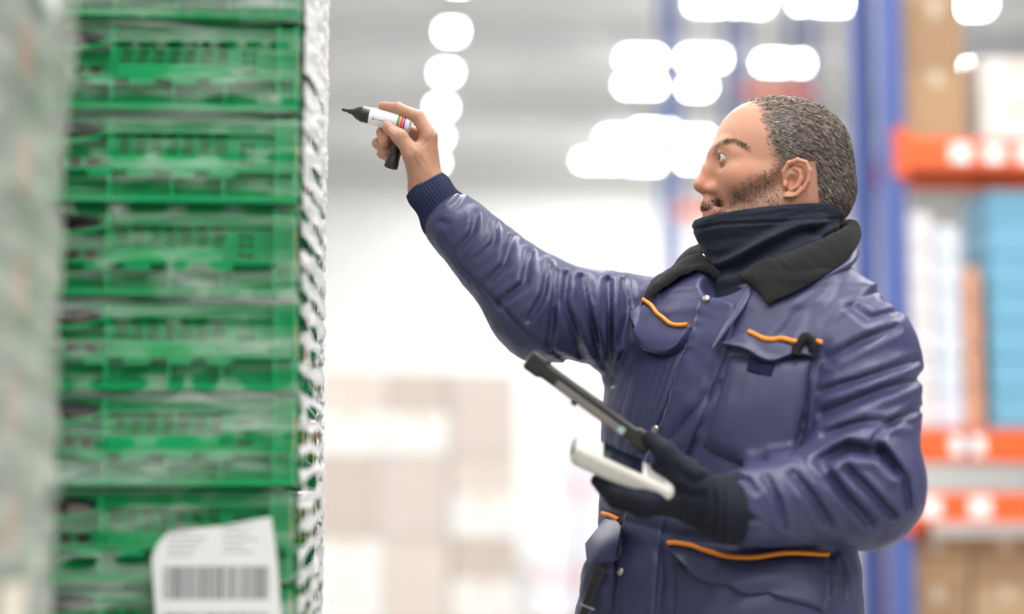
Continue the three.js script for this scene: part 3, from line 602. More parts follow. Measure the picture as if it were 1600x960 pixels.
// height in the picture, middle, half width and half depth of the trunk
const trunkRows = [[396, 1205, 0.060, 0.055], [412, 1198, 0.105, 0.085], [430, 1188, 0.160, 0.102], [460, 1182, 0.205, 0.120], [496, 1172, 0.228, 0.138], [550, 1160, 0.236, 0.155], [650, 1150, 0.234, 0.166], [780, 1142, 0.226, 0.166], [852, 1132, 0.216, 0.160], [900, 1126, 0.232, 0.170], [960, 1120, 0.242, 0.176], [1110, 1112, 0.25, 0.185]].map(([py, px, a, b]) => { const q = M(px, py, 0); return [q[1], q[0], a, b]; });
function trunkAt(y) {
  let i = 0; while (i < trunkRows.length - 2 && y < trunkRows[i + 1][0]) i++;
  const A = trunkRows[i], B = trunkRows[i + 1], t = sstep(0, 1, clamp((A[0] - y) / (A[0] - B[0]))) * 0.5 + 0.5 * clamp((A[0] - y) / (A[0] - B[0]));
  return [A[1] + (B[1] - A[1]) * t, A[2] + (B[2] - A[2]) * t, A[3] + (B[3] - A[3]) * t];
}
const SR = M(1012, 507, -0.115), ER = M(846, 484, 0.045), WR = M(697, 337, 0.002);
const SL = M(1346, 560, 0.135), EL = M(1349, 764, 0.205), WL = M(1150, 796, 0.262);
const fold = (w, dep, ...pts) => ({ w, dep, pts, x0: Math.min(...pts.map((p) => p[0])) - 4 * w, x1: Math.max(...pts.map((p) => p[0])) + 4 * w, y0: Math.min(...pts.map((p) => p[1])) - 4 * w, y1: Math.max(...pts.map((p) => p[1])) + 4 * w });
function folded(list, x, y) {                                   // depth of the folds at a picture position
  let s = 0;
  for (const f of list) {
    if (x < f.x0 || x > f.x1 || y < f.y0 || y > f.y1) continue;
    let q = 1e9, tt = 0; const n = f.pts.length - 1;
    for (let i = 0; i < n; i++) { const [ax, ay] = f.pts[i], [bx, by] = f.pts[i + 1], ux = bx - ax, uy = by - ay, t = clamp(((x - ax) * ux + (y - ay) * uy) / (ux * ux + uy * uy)), r = Math.hypot(x - ax - ux * t, y - ay - uy * t); if (r < q) { q = r; tt = (i + t) / n; } }
    const k = q / f.w, fade = 0.35 + 0.65 * Math.sin(Math.PI * clamp(0.1 + tt * 0.8));
    s += f.dep * fade * (Math.exp(-k * k) - 0.38 * Math.exp(-(k - 2) * (k - 2)));
  }
  return s;
}
const foldsR = [
  fold(3.6, 0.004025, [689, 369], [721, 417], [774, 470], [822, 522], [882, 560], [950, 592]),
  fold(6.3, 0.0069, [800, 372], [788, 415], [760, 442]), fold(6.3, 0.00805, [828, 396], [819, 445], [778, 476]), fold(5.4, 0.00575, [744, 335], [738, 365], [715, 392]),
  fold(5.4, 0.00805, [858, 414], [850, 460], [826, 500]), fold(5.4, 0.0092, [868, 425], [866, 470], [858, 540]), fold(6.3, 0.0092, [885, 432], [880, 470], [906, 552]),
  fold(6.3, 0.0092, [908, 436], [920, 500], [946, 580]), fold(6.3, 0.01265, [950, 440], [950, 522], [955, 592]), fold(5.4, 0.0069, [975, 440], [980, 490], [968, 540]), fold(4.5, 0.0046, [775, 350], [772, 380], [745, 405]),
  fold(3.6, 0.00345, [722, 302], [712, 316], [704, 322]), fold(3.6, 0.00345, [700, 352], [690, 345], [684, 350]),
];
const foldsL = [
  fold(7.2, 0.0081, [1398, 512], [1345, 535], [1296, 562]), fold(8.1, 0.0108, [1440, 590], [1376, 612], [1287, 648]), fold(6.3, 0.0081, [1428, 565], [1350, 592], [1284, 612]), fold(6.3, 0.00675, [1420, 660], [1350, 660], [1290, 680]),
  fold(9, 0.0189, [1282, 722], [1326, 701], [1376, 708], [1398, 735]), fold(6.3, 0.01215, [1321, 731], [1358, 768], [1395, 808]), fold(7.2, 0.01215, [1289, 735], [1317, 774], [1358, 818]), fold(7.2, 0.0108, [1239, 742], [1271, 781], [1294, 818]),
  fold(6.3, 0.0108, [1369, 692], [1413, 749], [1419, 797]), fold(5.4, 0.00675, [1196, 745], [1216, 785], [1225, 825]), fold(5.4, 0.00675, [1436, 640], [1400, 655], [1360, 690]), fold(4.5, 0.0054, [1150, 745], [1168, 752], [1180, 770]), fold(4.5, 0.0054, [1150, 812], [1170, 806], [1186, 815]),
  fold(7.2, 0.00675, [1330, 480], [1360, 500], [1400, 490]),
];
const foldsT = [
  fold(5, 0.007, [1376, 452], [1321, 486], [1294, 545], [1276, 614], [1274, 715]), fold(9, 0.005, [1262, 470], [1235, 510], [1215, 530]), fold(9, 0.004, [1300, 440], [1270, 480], [1255, 520]),
  fold(4, 0.005, [1045, 405], [1020, 440], [1004, 470]), fold(5, 0.004, [962, 570], [978, 552], [985, 545]), fold(5, 0.004, [984, 500], [972, 560], [958, 600]),
  fold(7, 0.006, [1100, 620], [1070, 660], [1050, 690]), fold(6, 0.005, [1120, 600], [1090, 640], [1065, 668]), fold(6, 0.005, [1085, 690], [1070, 720], [1050, 730]), fold(6, 0.004, [1128, 560], [1105, 600], [1085, 618]),
  fold(5, 0.006, [1262, 600], [1256, 660], [1240, 728]), fold(9, 0.006, [1300, 866], [1200, 850], [1060, 838], [950, 800]), fold(5, 0.006, [1298, 884], [1304, 905], [1300, 925]), fold(5, 0.005, [1312, 880], [1318, 905], [1320, 930]), fold(5, 0.004, [1286, 890], [1290, 915], [1286, 940]),
  fold(6, 0.004, [1030, 850], [1035, 900], [1030, 960]), fold(8, 0.004, [1120, 960], [1150, 935], [1200, 925]),
];
function sleeve(p, S, E2, W, r, folds, px, py) {
  let d = smin(cone(p, S, E2, r[0], r[1]), cone(p, E2, W, r[1], r[2]), 0.045);
  if (d < 0.03 && d > -0.03) d += folded(folds, px, py) + 0.0022 * noise(p[0] * 22, p[1] * 22, p[2] * 22) + 0.0010 * noise(p[0] * 55, p[1] * 55, p[2] * 55);
  return d;
}
const vNeck = [M(1140, 436, 0.075), M(1130, 330, 0.10)];
const neckHole = [M(1222, 455, 0), M(1228, 340, 0)];
const endR = (() => { const a = new THREE.Vector3(...ER), b = new THREE.Vector3(...WR); return b.clone().sub(a).normalize(); })(), endL = new THREE.Vector3(...WL).sub(new THREE.Vector3(...EL)).normalize();
function jacketField(p) {
  const [px, py] = toPx(p);
  const [cx, A, B] = trunkAt(p[1]), dx = p[0] - cx, a = dx * LX + p[2] * LZ, b = -dx * LZ + p[2] * LX;
  const k = Math.sqrt(a * a / (A * A) + b * b / (B * B)), g = Math.sqrt(a * a / (A ** 4) + b * b / (B ** 4));
  let t = g < 1e-6 ? -B : k * (k - 1) / g;
  t = smax(t, p[1] - 1.535, 0.02); t = smax(t, 0.80 - p[1], 0.02);
  if (t < 0.04 && t > -0.04) t += folded(foldsT, px, py) + 0.0026 * noise(p[0] * 16, p[1] * 16, p[2] * 16) + 0.0008 * noise(p[0] * 50, p[1] * 50, p[2] * 50);
  let r = sleeve(p, SR, ER, WR, [0.080, 0.0715, 0.0475], foldsR, px, py);
  r = smax(r, (p[0] - WR[0]) * endR.x + (p[1] - WR[1]) * endR.y + (p[2] - WR[2]) * endR.z - 0.012, 0.022);
  let l = sleeve(p, SL, EL, WL, [0.090, 0.080, 0.0555], foldsL, px, py);
  l = smax(l, (p[0] - WL[0]) * endL.x + (p[1] - WL[1]) * endL.y + (p[2] - WL[2]) * endL.z - 0.010, 0.020);
  let d = smin(t, r, 0.045); d = smin(d, l, 0.014);
  d = smax(d, -cone(p, vNeck[0], vNeck[1], 0.045, 0.080), 0.015);
  return smax(d, -cone(p, neckHole[0], neckHole[1], 0.072, 0.105), 0.015);
}
const jacketGeo = meshField(jacketField, [M(632, 0)[0] , 0.78, -0.26], [M(1462, 0)[0] + 0.03, 1.70, 0.36], 0.0045, 2.4);
const weave = dataTexture(256, 256, (u, v) => 0.5 + 0.25 * Math.sin((u + v) * 256 * Math.PI / 2) + 0.2 * (hash(Math.floor(u * 256), Math.floor(v * 256)) - 0.5));
const nylon = phys(C(0.040, 0.041, 0.105), 0.44, { sheen: 1, sheenColor: C(0.20, 0.20, 0.34), sheenRoughness: 0.45, specularIntensity: 0.9 });
const ribKnit = std(C(0.010, 0.016, 0.055), 0.9), gaiterMat = phys(C(0.0065, 0.0095, 0.022), 0.95, { sheen: 0.6, sheenColor: C(0.05, 0.07, 0.12), sheenRoughness: 0.6 }), fleece = std(C(0.0032, 0.003, 0.0032), 1, {}), orangePipe = std(C(0.80, 0.25, 0.012), 0.55), gloveMat = phys(C(0.0045, 0.006, 0.015), 0.92, { sheen: 0.25, sheenColor: C(0.04, 0.06, 0.11), sheenRoughness: 0.6 });
const jacket = part('jacket', jacketGeo, nylon, man); jacket.userData.label = 'padded navy jacket with orange piping';

// ----- the body under the clothes, and the skin that shows, in one mesh
{
  const leg = S2.map((s) => [[0.335 + s * 0.085 * LX, 0.90, s * 0.085 * LZ], [0.335 + s * 0.10, 0.48, s * 0.07 + 0.01], [0.335 + s * 0.11, 0.08, s * 0.08]]);
  const core = (p) => {
    let d = cone(p, M(1200, 455, 0), M(1150, 700, 0), 0.085, 0.105);
    d = smin(d, cone(p, M(1150, 700, 0), [0.335, 0.92, 0], 0.105, 0.12), 0.05);
    d = smin(d, chain(p, [M(1200, 470, 0), SR, ER, M(700, 345, 0)], [0.05, 0.048, 0.036, 0.028], 0.03), 0.03);
    d = smin(d, chain(p, [M(1200, 470, 0), SL, EL, WL, M(1070, 755, 0.275)], [0.05, 0.05, 0.038, 0.027, 0.018], 0.03), 0.03);
    for (const j of leg) d = smin(d, chain(p, j, [0.078, 0.055, 0.036], 0.03), 0.04);
    d = smin(d, cone(p, hp.neckTop, hp.neckLow, 0.058, 0.064), 0.02);
    return d;
  };
  const coreGeo = paint(meshField(core, [-0.14, 0.03, -0.25], [0.68, 1.62, 0.36], 0.012, 2), () => faceSkin);
  paint(headGeo, skinColor);
  const all = mergeGeometries([headGeo, ...earGeos, handGeo, coreGeo].map((g) => { for (const k of Object.keys(g.attributes)) if (!['position', 'normal', 'color'].includes(k)) g.deleteAttribute(k); return g; }));
  const skinMat = phys(0xffffff, 0.48, { vertexColors: true, specularIntensity: 0.7, sheen: 0.3, sheenColor: C(0.5, 0.3, 0.25), sheenRoughness: 0.5 });
  part('body', all, skinMat, man).userData.label = 'skin of the face, neck and bare writing hand';
  // trousers and boots below the jacket
  const hipY = 0.90;
  const trousers = meshField((p) => {
    let d = cone(p, [0.335 - 0.05, hipY + 0.02, -0.03], [0.335 + 0.05, hipY + 0.02, 0.03], 0.135, 0.135);
    for (const j of leg) d = smin(d, chain(p, j, [0.105, 0.082, 0.075], 0.04), 0.03);
    d += 0.003 * noise(p[0] * 18, p[1] * 26, p[2] * 18);
    return Math.max(d, 0.075 - p[1], p[1] - 0.97);
  }, [0.05, 0.05, -0.25], [0.62, 1.0, 0.27], 0.009, 2);
  part('trousers', trousers, std(C(0.018, 0.019, 0.032), 0.85), man);
  for (const j of leg) {
    const a = j[2], toe = [a[0] - 0.14, 0.045, a[2] + 0.09];
    const boot = meshField((p) => Math.max(smin(cone(p, [a[0] + 0.03, 0.06, a[2]], toe, 0.055, 0.043), cone(p, [a[0], 0.06, a[2]], [a[0], 0.16, a[2]], 0.055, 0.056), 0.03), 0.002 - p[1]), [a[0] - 0.22, -0.02, a[2] - 0.1], [a[0] + 0.12, 0.24, a[2] + 0.18], 0.007, 2);
    part('boot', boot, std(C(0.012, 0.011, 0.011), 0.6), man);
  }
}
// ----- eyes
for (const j of hj) {
  const eye = part('eyeball', paint(new THREE.SphereGeometry(0.0132, 40, 28), (p) => {
    const l = Math.hypot(...p), ang = Math.acos(clamp(-(p[0] / l) * 0.985 + (p[2] / l) * 0.17, -1, 1));
    return ang < 0.20 ? [0.004, 0.004, 0.004] : ang < 0.44 ? [0.09, 0.085, 0.06] : ang < 0.49 ? [0.03, 0.03, 0.03] : [0.62, 0.56, 0.52];
  }), phys(0xffffff, 0.12, { vertexColors: true }), man);
  eye.position.set(...j.eye); eye.userData.label = 'grey green eye';
}
// ----- hair, beard and brows as short strands rooted in the skin
function strands(geo, count, f) {                               // f(point, normal) -> null or [direction, length, width, colour]
  const p = geo.attributes.position, n = geo.attributes.normal, ix = geo.index, nt = ix.count / 3, pos = [], col = [], nor = [];
  let made = 0;
  const A = V(0, 0, 0), B = V(0, 0, 0), Cc = V(0, 0, 0), cum = new Float32Array(nt); let sum = 0;
  for (let t = 0; t < nt; t++) { A.fromBufferAttribute(p, ix.getX(t * 3)); B.fromBufferAttribute(p, ix.getX(t * 3 + 1)).sub(A); Cc.fromBufferAttribute(p, ix.getX(t * 3 + 2)).sub(A); sum += B.cross(Cc).length(); cum[t] = sum; }
  for (let k = 0; k < count; k++) {
    const r = rnd() * sum; let lo = 0, hi = nt - 1; while (lo < hi) { const m = (lo + hi) >> 1; if (cum[m] < r) lo = m + 1; else hi = m; }
    let u = rnd(), v = rnd(); if (u + v > 1) { u = 1 - u; v = 1 - v; }
    const i = [0, 1, 2].map((q) => ix.getX(lo * 3 + q)), w = [1 - u - v, u, v], q = [0, 0, 0], m = [0, 0, 0];
    for (let e = 0; e < 3; e++) { q[0] += p.getX(i[e]) * w[e]; q[1] += p.getY(i[e]) * w[e]; q[2] += p.getZ(i[e]) * w[e]; m[0] += n.getX(i[e]) * w[e]; m[1] += n.getY(i[e]) * w[e]; m[2] += n.getZ(i[e]) * w[e]; }
    const h = f(q, m); if (!h) continue;
    const [d, len, wid, c] = h, dir = V(...d).normalize(), side = V(rr(-1, 1), rr(-1, 1), rr(-1, 1)).cross(dir).normalize().multiplyScalar(wid / 2), base = V(...q), mid = base.clone().addScaledVector(dir, len * 0.55).addScaledVector(V(...m), len * 0.06), tip = base.clone().addScaledVector(dir, len);
    const a = base.clone().add(side), b = base.clone().sub(side), c1 = mid.clone().addScaledVector(side, 0.8), c2 = mid.clone().addScaledVector(side, -0.8);
    for (const z of [a, b, c2, a, c2, c1, c1, c2, tip]) { pos.push(z.x, z.y, z.z); col.push(...c); nor.push(...m); }
    made++;
  }
  const g = new THREE.BufferGeometry(); g.setAttribute('position', new THREE.Float32BufferAttribute(pos, 3)); g.setAttribute('normal', new THREE.Float32BufferAttribute(nor, 3)); g.setAttribute('color', new THREE.Float32BufferAttribute(col, 3)); return g;
}
const hairMat = std(0xffffff, 0.6, { vertexColors: true, side: THREE.DoubleSide });
{
  const hair = strands(headGeo, 230000, (q, m) => {
    if (rnd() > hairAt(q)) return null;
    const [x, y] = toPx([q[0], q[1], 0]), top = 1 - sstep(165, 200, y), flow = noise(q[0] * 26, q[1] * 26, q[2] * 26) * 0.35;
    // combed back over the crown, falling towards the nape at the side and back
    const back = [0.85, -0.30 - 0.6 * sstep(1200, 1300, x) - flow, 0];
    const dn = back[0] * m[0] + back[1] * m[1], d = [back[0] - dn * m[0] + m[0] * 0.22 + rr(-0.2, 0.2), back[1] - dn * m[1] + m[1] * 0.22 + rr(-0.2, 0.2), -dn * m[2] + m[2] * 0.22 + rr(-0.2, 0.2)];
    const greyShare = 0.34 + 0.35 * sstep(1260, 1190, x) * sstep(170, 205, y) + 0.2 * noise(x * 0.09, y * 0.16, 5);
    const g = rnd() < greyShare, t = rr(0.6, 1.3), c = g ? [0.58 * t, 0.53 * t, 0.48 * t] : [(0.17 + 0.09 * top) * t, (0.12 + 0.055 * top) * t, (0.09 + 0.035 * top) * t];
    return [d, rr(0.005, 0.009), 0.00036, c];
  });
  part('hair', hair, hairMat, man).userData.label = 'short greying brown hair';
  const beard = strands(headGeo, 420000, (q, m) => {
    const [b, s] = beardAt(q), r = rnd();
    if (r > Math.max(b * 0.24, s * 0.34)) return null;
    const dark = s > b, d = [m[0] * 0.5 + 0.35 + rr(-0.3, 0.3), m[1] * 0.5 - 0.9, m[2] * 0.5 + rr(-0.3, 0.3)], t = rr(0.6, 1.4), grey = rnd() < (dark ? 0.12 : 0.4);
    return [d, dark ? rr(0.003, 0.006) : rr(0.0025, 0.0045), 0.00038, grey ? [0.40 * t, 0.33 * t, 0.28 * t] : dark ? [0.095 * t, 0.058 * t, 0.04 * t] : [0.14 * t, 0.08 * t, 0.055 * t]];
  });
  part('beard', beard, hairMat, man).userData.label = 'short stubbly beard and dark moustache';
  const brows = strands(headGeo, 160000, (q, m) => { if (rnd() > browAt(q) * 0.6 || m[0] > 0.3) return null; const t = rr(0.6, 1.3); return [[0.9 + m[0] * 0.3, 0.1 - 0.3 * rnd(), m[2] * 0.4 + 0.2], rr(0.0035, 0.006), 0.0004, [0.030 * t, 0.020 * t, 0.015 * t]]; });
  part('eyebrows', brows, hairMat, man);
}
// ----- casting picture positions onto the jacket, for what is sewn onto it
function cast(px, py, field = jacketField) {
  const q = M(px, py, 0), d = sub3(q, EYEP), l = Math.hypot(...d); let t = (l - 0.5) / l;
  for (let i = 0; i < 160; i++) { const p = [EYEP[0] + d[0] * t, EYEP[1] + d[1] * t, EYEP[2] + d[2] * t], f = field(p); if (f < 0.0004) return p; t += Math.max(f * 0.55, 0.0004) / l; if (t * l > l + 0.3) break; }
  return null;
}
function slopeOf(p, field = jacketField) { const e = 0.004, g = [0, 1, 2].map((k) => { const a = [...p], b = [...p]; a[k] += e; b[k] -= e; return field(a) - field(b); }), l = Math.hypot(...g) || 1; return g.map((v) => v / l); }
// a sewn-on panel between an upper and a lower line; lift gives how far it stands off, the rim is turned under
function panel(top, bottom, lift, nu = 28, nv = 18) {
  let last = [0.3, 1.2, 0.2], lastN = [0, 0, 1];
  const U = [0, ...Array.from({ length: nu + 1 }, (_, i) => i / nu), 1], W = [0, ...Array.from({ length: nv + 1 }, (_, i) => i / nv), 1];
  const grid = W.map((v, j) => U.map((u, i) => {
    const a = along(top, u), b = along(bottom, u), p = cast(a[0] + (b[0] - a[0]) * v, a[1] + (b[1] - a[1]) * v) ?? last; last = p;
    const n = slopeOf(p), rim = i === 0 || j === 0 || i === U.length - 1 || j === W.length - 1, h = rim ? -0.003 : lift(u, v);
    return [p[0] + n[0] * h, p[1] + n[1] * h, p[2] + n[2] * h];
  }));
  // even out the cast so that single rays which slip past a fold leave no spikes
  for (let it = 0; it < 2; it++) for (let j = 1; j < W.length - 1; j++) for (let i = 1; i < U.length - 1; i++) for (let k = 2; k < 3; k++) grid[j][i][k] = grid[j][i][k] * 0.5 + 0.125 * (grid[j - 1][i][k] + grid[j + 1][i][k] + grid[j][i - 1][k] + grid[j][i + 1][k]);
  return sheet((u, v) => grid[Math.round(v * (W.length - 1))][Math.round(u * (U.length - 1))], U.length - 1, W.length - 1);
}
function pipe(pts, r, n = 40, off = 0.004) { const c = []; for (let i = 0; i <= n; i++) { const q = along(pts, i / n), p = cast(q[0], q[1]); if (!p) continue; const s = slopeOf(p); c.push(V(p[0] + s[0] * off, p[1] + s[1] * off, p[2] + s[2] * off)); } return new THREE.TubeGeometry(new THREE.CatmullRomCurve3(c), n * 2, r, 8, false); }
const edge = (u, w = 0.1) => clamp(Math.min(u, 1 - u) / w), puff = (h, w = 0.12) => (u, v) => h * Math.sqrt(edge(u, w) * edge(v, w)) + 0.0006 * Math.sin(u * 40) * edge(u) ;
const onJacket = (name, geo, mat, label) => { const m = part(name, geo, mat, jacket); if (label) m.userData.label = label; return m; };
// placket
onJacket('placket', panel([[1096, 466], [1086, 515], [1066, 566], [1044, 640], [1018, 705], [992, 770], [974, 840], [966, 970]], [[1150, 478], [1145, 520], [1128, 575], [1098, 650], [1068, 730], [1046, 790], [1034, 850], [1024, 970]], (u, v) => 0.0065 + 0.0016 * Math.sin(u * 120) * clamp(1 - v * 3) + 0.0012 * noise(u * 30, v * 4, 2), 90, 14), nylon);
// chest pockets
onJacket('pocket', panel([[1142, 556], [1200, 560], [1272, 556]], [[1098, 700], [1165, 728], [1238, 722]], puff(0.010, 0.10)), nylon);
onJacket('pocket_flap', panel([[1140, 534], [1170, 524], [1205, 531], [1245, 536], [1288, 538]], [[1134, 542], [1165, 550], [1205, 570], [1240, 556], [1276, 562]], (u, v) => 0.010 + 0.010 * v + 0.004 * Math.sin(u * 6) * v), nylon);
onJacket('velcro_patch', panel([[1172, 566], [1214, 572]], [[1168, 586], [1208, 594]], () => 0.0125, 8, 6), std(C(0.004, 0.009, 0.045), 0.95), 'dark blue square patch');
onJacket('pocket', panel([[1000, 545], [1040, 556], [1072, 545]], [[958, 700], [990, 712], [1022, 690]], puff(0.006, 0.12)), nylon);
onJacket('pocket_flap', panel([[986, 492], [1004, 476], [1030, 492], [1055, 512], [1082, 514]], [[988, 512], [1004, 535], [1028, 554], [1056, 553], [1074, 536]], (u, v) => 0.008 + 0.010 * v), nylon);
onJacket('piping', pipe([[1000, 474], [1028, 488], [1054, 513], [1080, 514]], 0.0034, 30, 0.011), orangePipe, 'orange piping');
onJacket('piping', pipe([[1172, 524], [1205, 535], [1245, 534], [1290, 538]], 0.0036, 30, 0.013), orangePipe, 'orange piping');
onJacket('pocket_loop', pipe([[1242, 558], [1247, 540], [1258, 531], [1270, 540], [1274, 552]], 0.0075, 24, 0.014), std(C(0.003, 0.003, 0.004), 0.9), 'black pull loop');
// lower pockets
onJacket('pocket_flap', panel([[1048, 852], [1100, 862], [1160, 878], [1230, 874], [1290, 876]], [[1062, 874], [1096, 908], [1150, 922], [1220, 938], [1282, 956]], (u, v) => 0.009 + 0.008 * v), nylon);
onJacket('pocket', panel([[1056, 880], [1160, 900], [1284, 900]], [[1050, 1000], [1160, 1010], [1290, 1010]], puff(0.008)), nylon);
onJacket('piping', pipe([[1048, 851], [1080, 855], [1120, 866], [1160, 873], [1230, 870], [1290, 875]], 0.0036, 40, 0.012), orangePipe, 'orange piping');
onJacket('piping', pipe([[945, 804], [957, 808], [970, 815]], 0.0042, 16, 0.004), orangePipe, 'orange piping');
onJacket('piping', pipe([[966, 832], [970, 836], [975, 838]], 0.0045, 8, 0.010), orangePipe, 'orange piping');
{ // the flap that stands off at the hip
  const f = (u, v) => { const a = along([[948, 806, 0.0], [960, 812, 0.04], [970, 822, 0.075]], u), b = along([[914, 850, 0.02], [922, 884, 0.07], [962, 872, 0.09]], u), q = [0, 1, 2].map((k) => a[k] + (b[k] - a[k]) * v); const m = M(q[0], q[1], q[2] + 0.012 * Math.sin(v * Math.PI)); return m; };
  const top = sheet(f, 16, 14), bot = sheet((u, v) => { const q = f(u, v); return [q[0] + 0.003, q[1] - 0.003, q[2] - 0.004]; }, 16, 14);
  onJacket('pocket_flap', merge([top, bot]), nylon.clone()).material.side = THREE.DoubleSide;
  const bag = meshField((p) => ell(p, M(948, 925, 0.02), 0.043, 0.075, 0.055) + 0.002 * noise(p[0] * 40, p[1] * 40, p[2] * 40), [M(880, 0)[0], M(0, 1020)[1], -0.06], [M(1010, 0)[0], M(0, 840)[1], 0.09], 0.006);
  onJacket('pocket', bag, nylon);
}
// snap buttons
for (const [x, y, o] of [[1107, 473, 0.009], [1031, 672, 0.011], [976, 897, 0.009]]) { const p = cast(x, y), n = slopeOf(p), b = new THREE.SphereGeometry(0.0066, 20, 12, 0, Math.PI * 2, 0, Math.PI * 0.5).scale(1, 0.6, 1); b.applyQuaternion(new THREE.Quaternion().setFromUnitVectors(V(0, 1, 0), V(...n))); b.translate(p[0] + n[0] * o, p[1] + n[1] * o, p[2] + n[2] * o); onJacket('snap_button', b, std(C(0.55, 0.50, 0.43), 0.28, { metalness: 1 }), 'silver snap button'); }
// rib cuff of the raised sleeve
function cuff(a, b, ra, rb, name, mat, ribs = 44) {
  const A = V(...a), B = V(...b), ax = B.clone().sub(A), L = ax.length(), q = new THREE.Quaternion().setFromUnitVectors(V(0, 1, 0), ax.clone().normalize());
  const g = sheet((u, v) => { const w = v < 0.9 ? v / 0.9 : 1, th = u * Math.PI * 2, r = (ra + (rb - ra) * w) * (v >= 0.95 ? 0.86 : 1) + 0.0009 * Math.cos(th * ribs) + 0.002 * Math.sin(w * 9 + 2 * Math.sin(th)); const p = V(Math.cos(th) * r, w * L - (v > 0.97 ? 0.006 : 0), Math.sin(th) * r).applyQuaternion(q).add(A); return [p.x, p.y, p.z]; }, 200, 24);
  const m = onJacket(name, g, mat); m.material.side = THREE.DoubleSide; return m;
}
cuff(M(704, 346, 0.002), M(663, 288, -0.003), 0.0445, 0.0335, 'rib_cuff', ribKnit).userData.label = 'dark blue ribbed cuff';
cuff(M(1168, 795, 0.258), M(1132, 795, 0.266), 0.050, 0.045, 'rib_cuff', ribKnit).userData.label = 'dark blue ribbed cuff';
// ----- fleece collar
{
  const inner = [[1152, 430, 0.098], [1195, 411, 0.112], [1250, 390, 0.104], [1300, 371, 0.068], [1322, 360, 0.015], [1312, 357, -0.035], [1270, 364, -0.085], [1200, 382, -0.105], [1130, 396, -0.088], [1094, 398, -0.050], [1110, 440, 0.02]];
  const outer = [[1203, 484, 0.150], [1242, 463, 0.164], [1288, 433, 0.155], [1328, 400, 0.112], [1343, 377, 0.040], [1340, 369, -0.04], [1300, 378, -0.12], [1200, 396, -0.155], [1080, 398, -0.110], [1040, 446, -0.06], [1029, 502, 0.0]];
  const mid = (u, w) => { const a = along(inner, u), b = along(outer, u), q = [0, 1, 2].map((k) => a[k] + (b[k] - a[k]) * w); const m = M(q[0], q[1], q[2]); let p = [m[0], m[1] + 0.014 * Math.sin(Math.PI * w) * Math.sin(Math.PI * clamp(u * 6, 0, 0.5)), m[2] + 0.004 * Math.sin(Math.PI * w)]; for (let k = 0; k < 3; k++) { const f = jacketField(p); if (f < 0.010) { const n = slopeOf(p); p = p.map((x, i) => x + n[i] * (0.010 - f) * 0.8); } } return p; };
  const body = (off) => (u, v) => {                              // closed round section: over the top from roll line to outer edge and back underneath
    const th = v * Math.PI * 2, w = 0.5 - 0.5 * Math.cos(th), e = 0.004, t = 0.0062 * Math.sqrt(clamp(Math.min(u, 1 - u) * 40)) + off;
    const p = mid(u, w), a = mid(clamp(u - e), w), b = mid(clamp(u + e), w), c = mid(u, clamp(w - 0.02)), d = mid(u, clamp(w + 0.02));
    const n = V(b[0] - a[0], b[1] - a[1], b[2] - a[2]).cross(V(d[0] - c[0], d[1] - c[1], d[2] - c[2])).normalize(); if (n.y < 0) n.negate();
    const s = Math.sin(th) * t * (1 + 0.25 * noise(u * 60, v * 12, 1));
    return [p[0] + n.x * s, p[1] + n.y * s, p[2] + n.z * s];
  };
  const g = sheet(body(0), 220, 40);
  const collar = onJacket('collar', g, fleece, 'black fleece collar'); collar.material.side = THREE.DoubleSide;
  const fuzz = strands(g, 42000, (q, m) => { const t = rr(0.5, 1.6); return [[m[0] + rr(-1, 1), m[1] + rr(-1, 1) - 0.3, m[2] + rr(-1, 1)], rr(0.002, 0.0045), 0.0004, [0.006 * t, 0.0056 * t, 0.0056 * t]]; });
  part('fleece_pile', fuzz, hairMat, collar).userData.kind = 'stuff';
  // the fabric stand under the collar
  const low = [[1196, 470, 0.120], [1235, 455, 0.135], [1285, 432, 0.130], [1322, 412, 0.095], [1332, 400, 0.025], [1322, 395, -0.04], [1280, 398, -0.1], [1200, 405, -0.12], [1110, 420, -0.105], [1078, 440, -0.075], [1070, 470, -0.03]];
  const st = sheet((u, v) => { const a = along(inner, u), b = along(low, u), o = along(outer, u), k = Math.sin(v * Math.PI * 0.5); const q = [a[0] + (b[0] - a[0]) * v + (o[0] - a[0]) * 0.72 * Math.sin(v * Math.PI) , a[1] + (b[1] - a[1]) * v + 6 * (1 - v), a[2] + (b[2] - a[2]) * v + (o[2] - a[2]) * 0.6 * Math.sin(v * Math.PI)]; const m = M(q[0], q[1] + 6, q[2]); return [m[0], m[1] - 0.006, m[2]]; }, 160, 24);
  onJacket('collar_stand', st, nylon.clone()).material.side = THREE.DoubleSide;
}
// turned back edge of the placket facing beside the top button
{ const g = sheet((u, v) => { const a = along([[1178, 446, 0.125], [1168, 470, 0.150], [1146, 505, 0.168], [1116, 545, 0.176]], u), b = along([[1166, 452, 0.120], [1150, 476, 0.135], [1132, 506, 0.155], [1112, 542, 0.170]], u), q = [0, 1, 2].map((k) => a[k] + (b[k] - a[k]) * v); return M(q[0], q[1], q[2] + 0.008 * Math.sin(v * Math.PI)); }, 30, 10); onJacket('placket_facing', g, nylon.clone()).material.side = THREE.DoubleSide; }
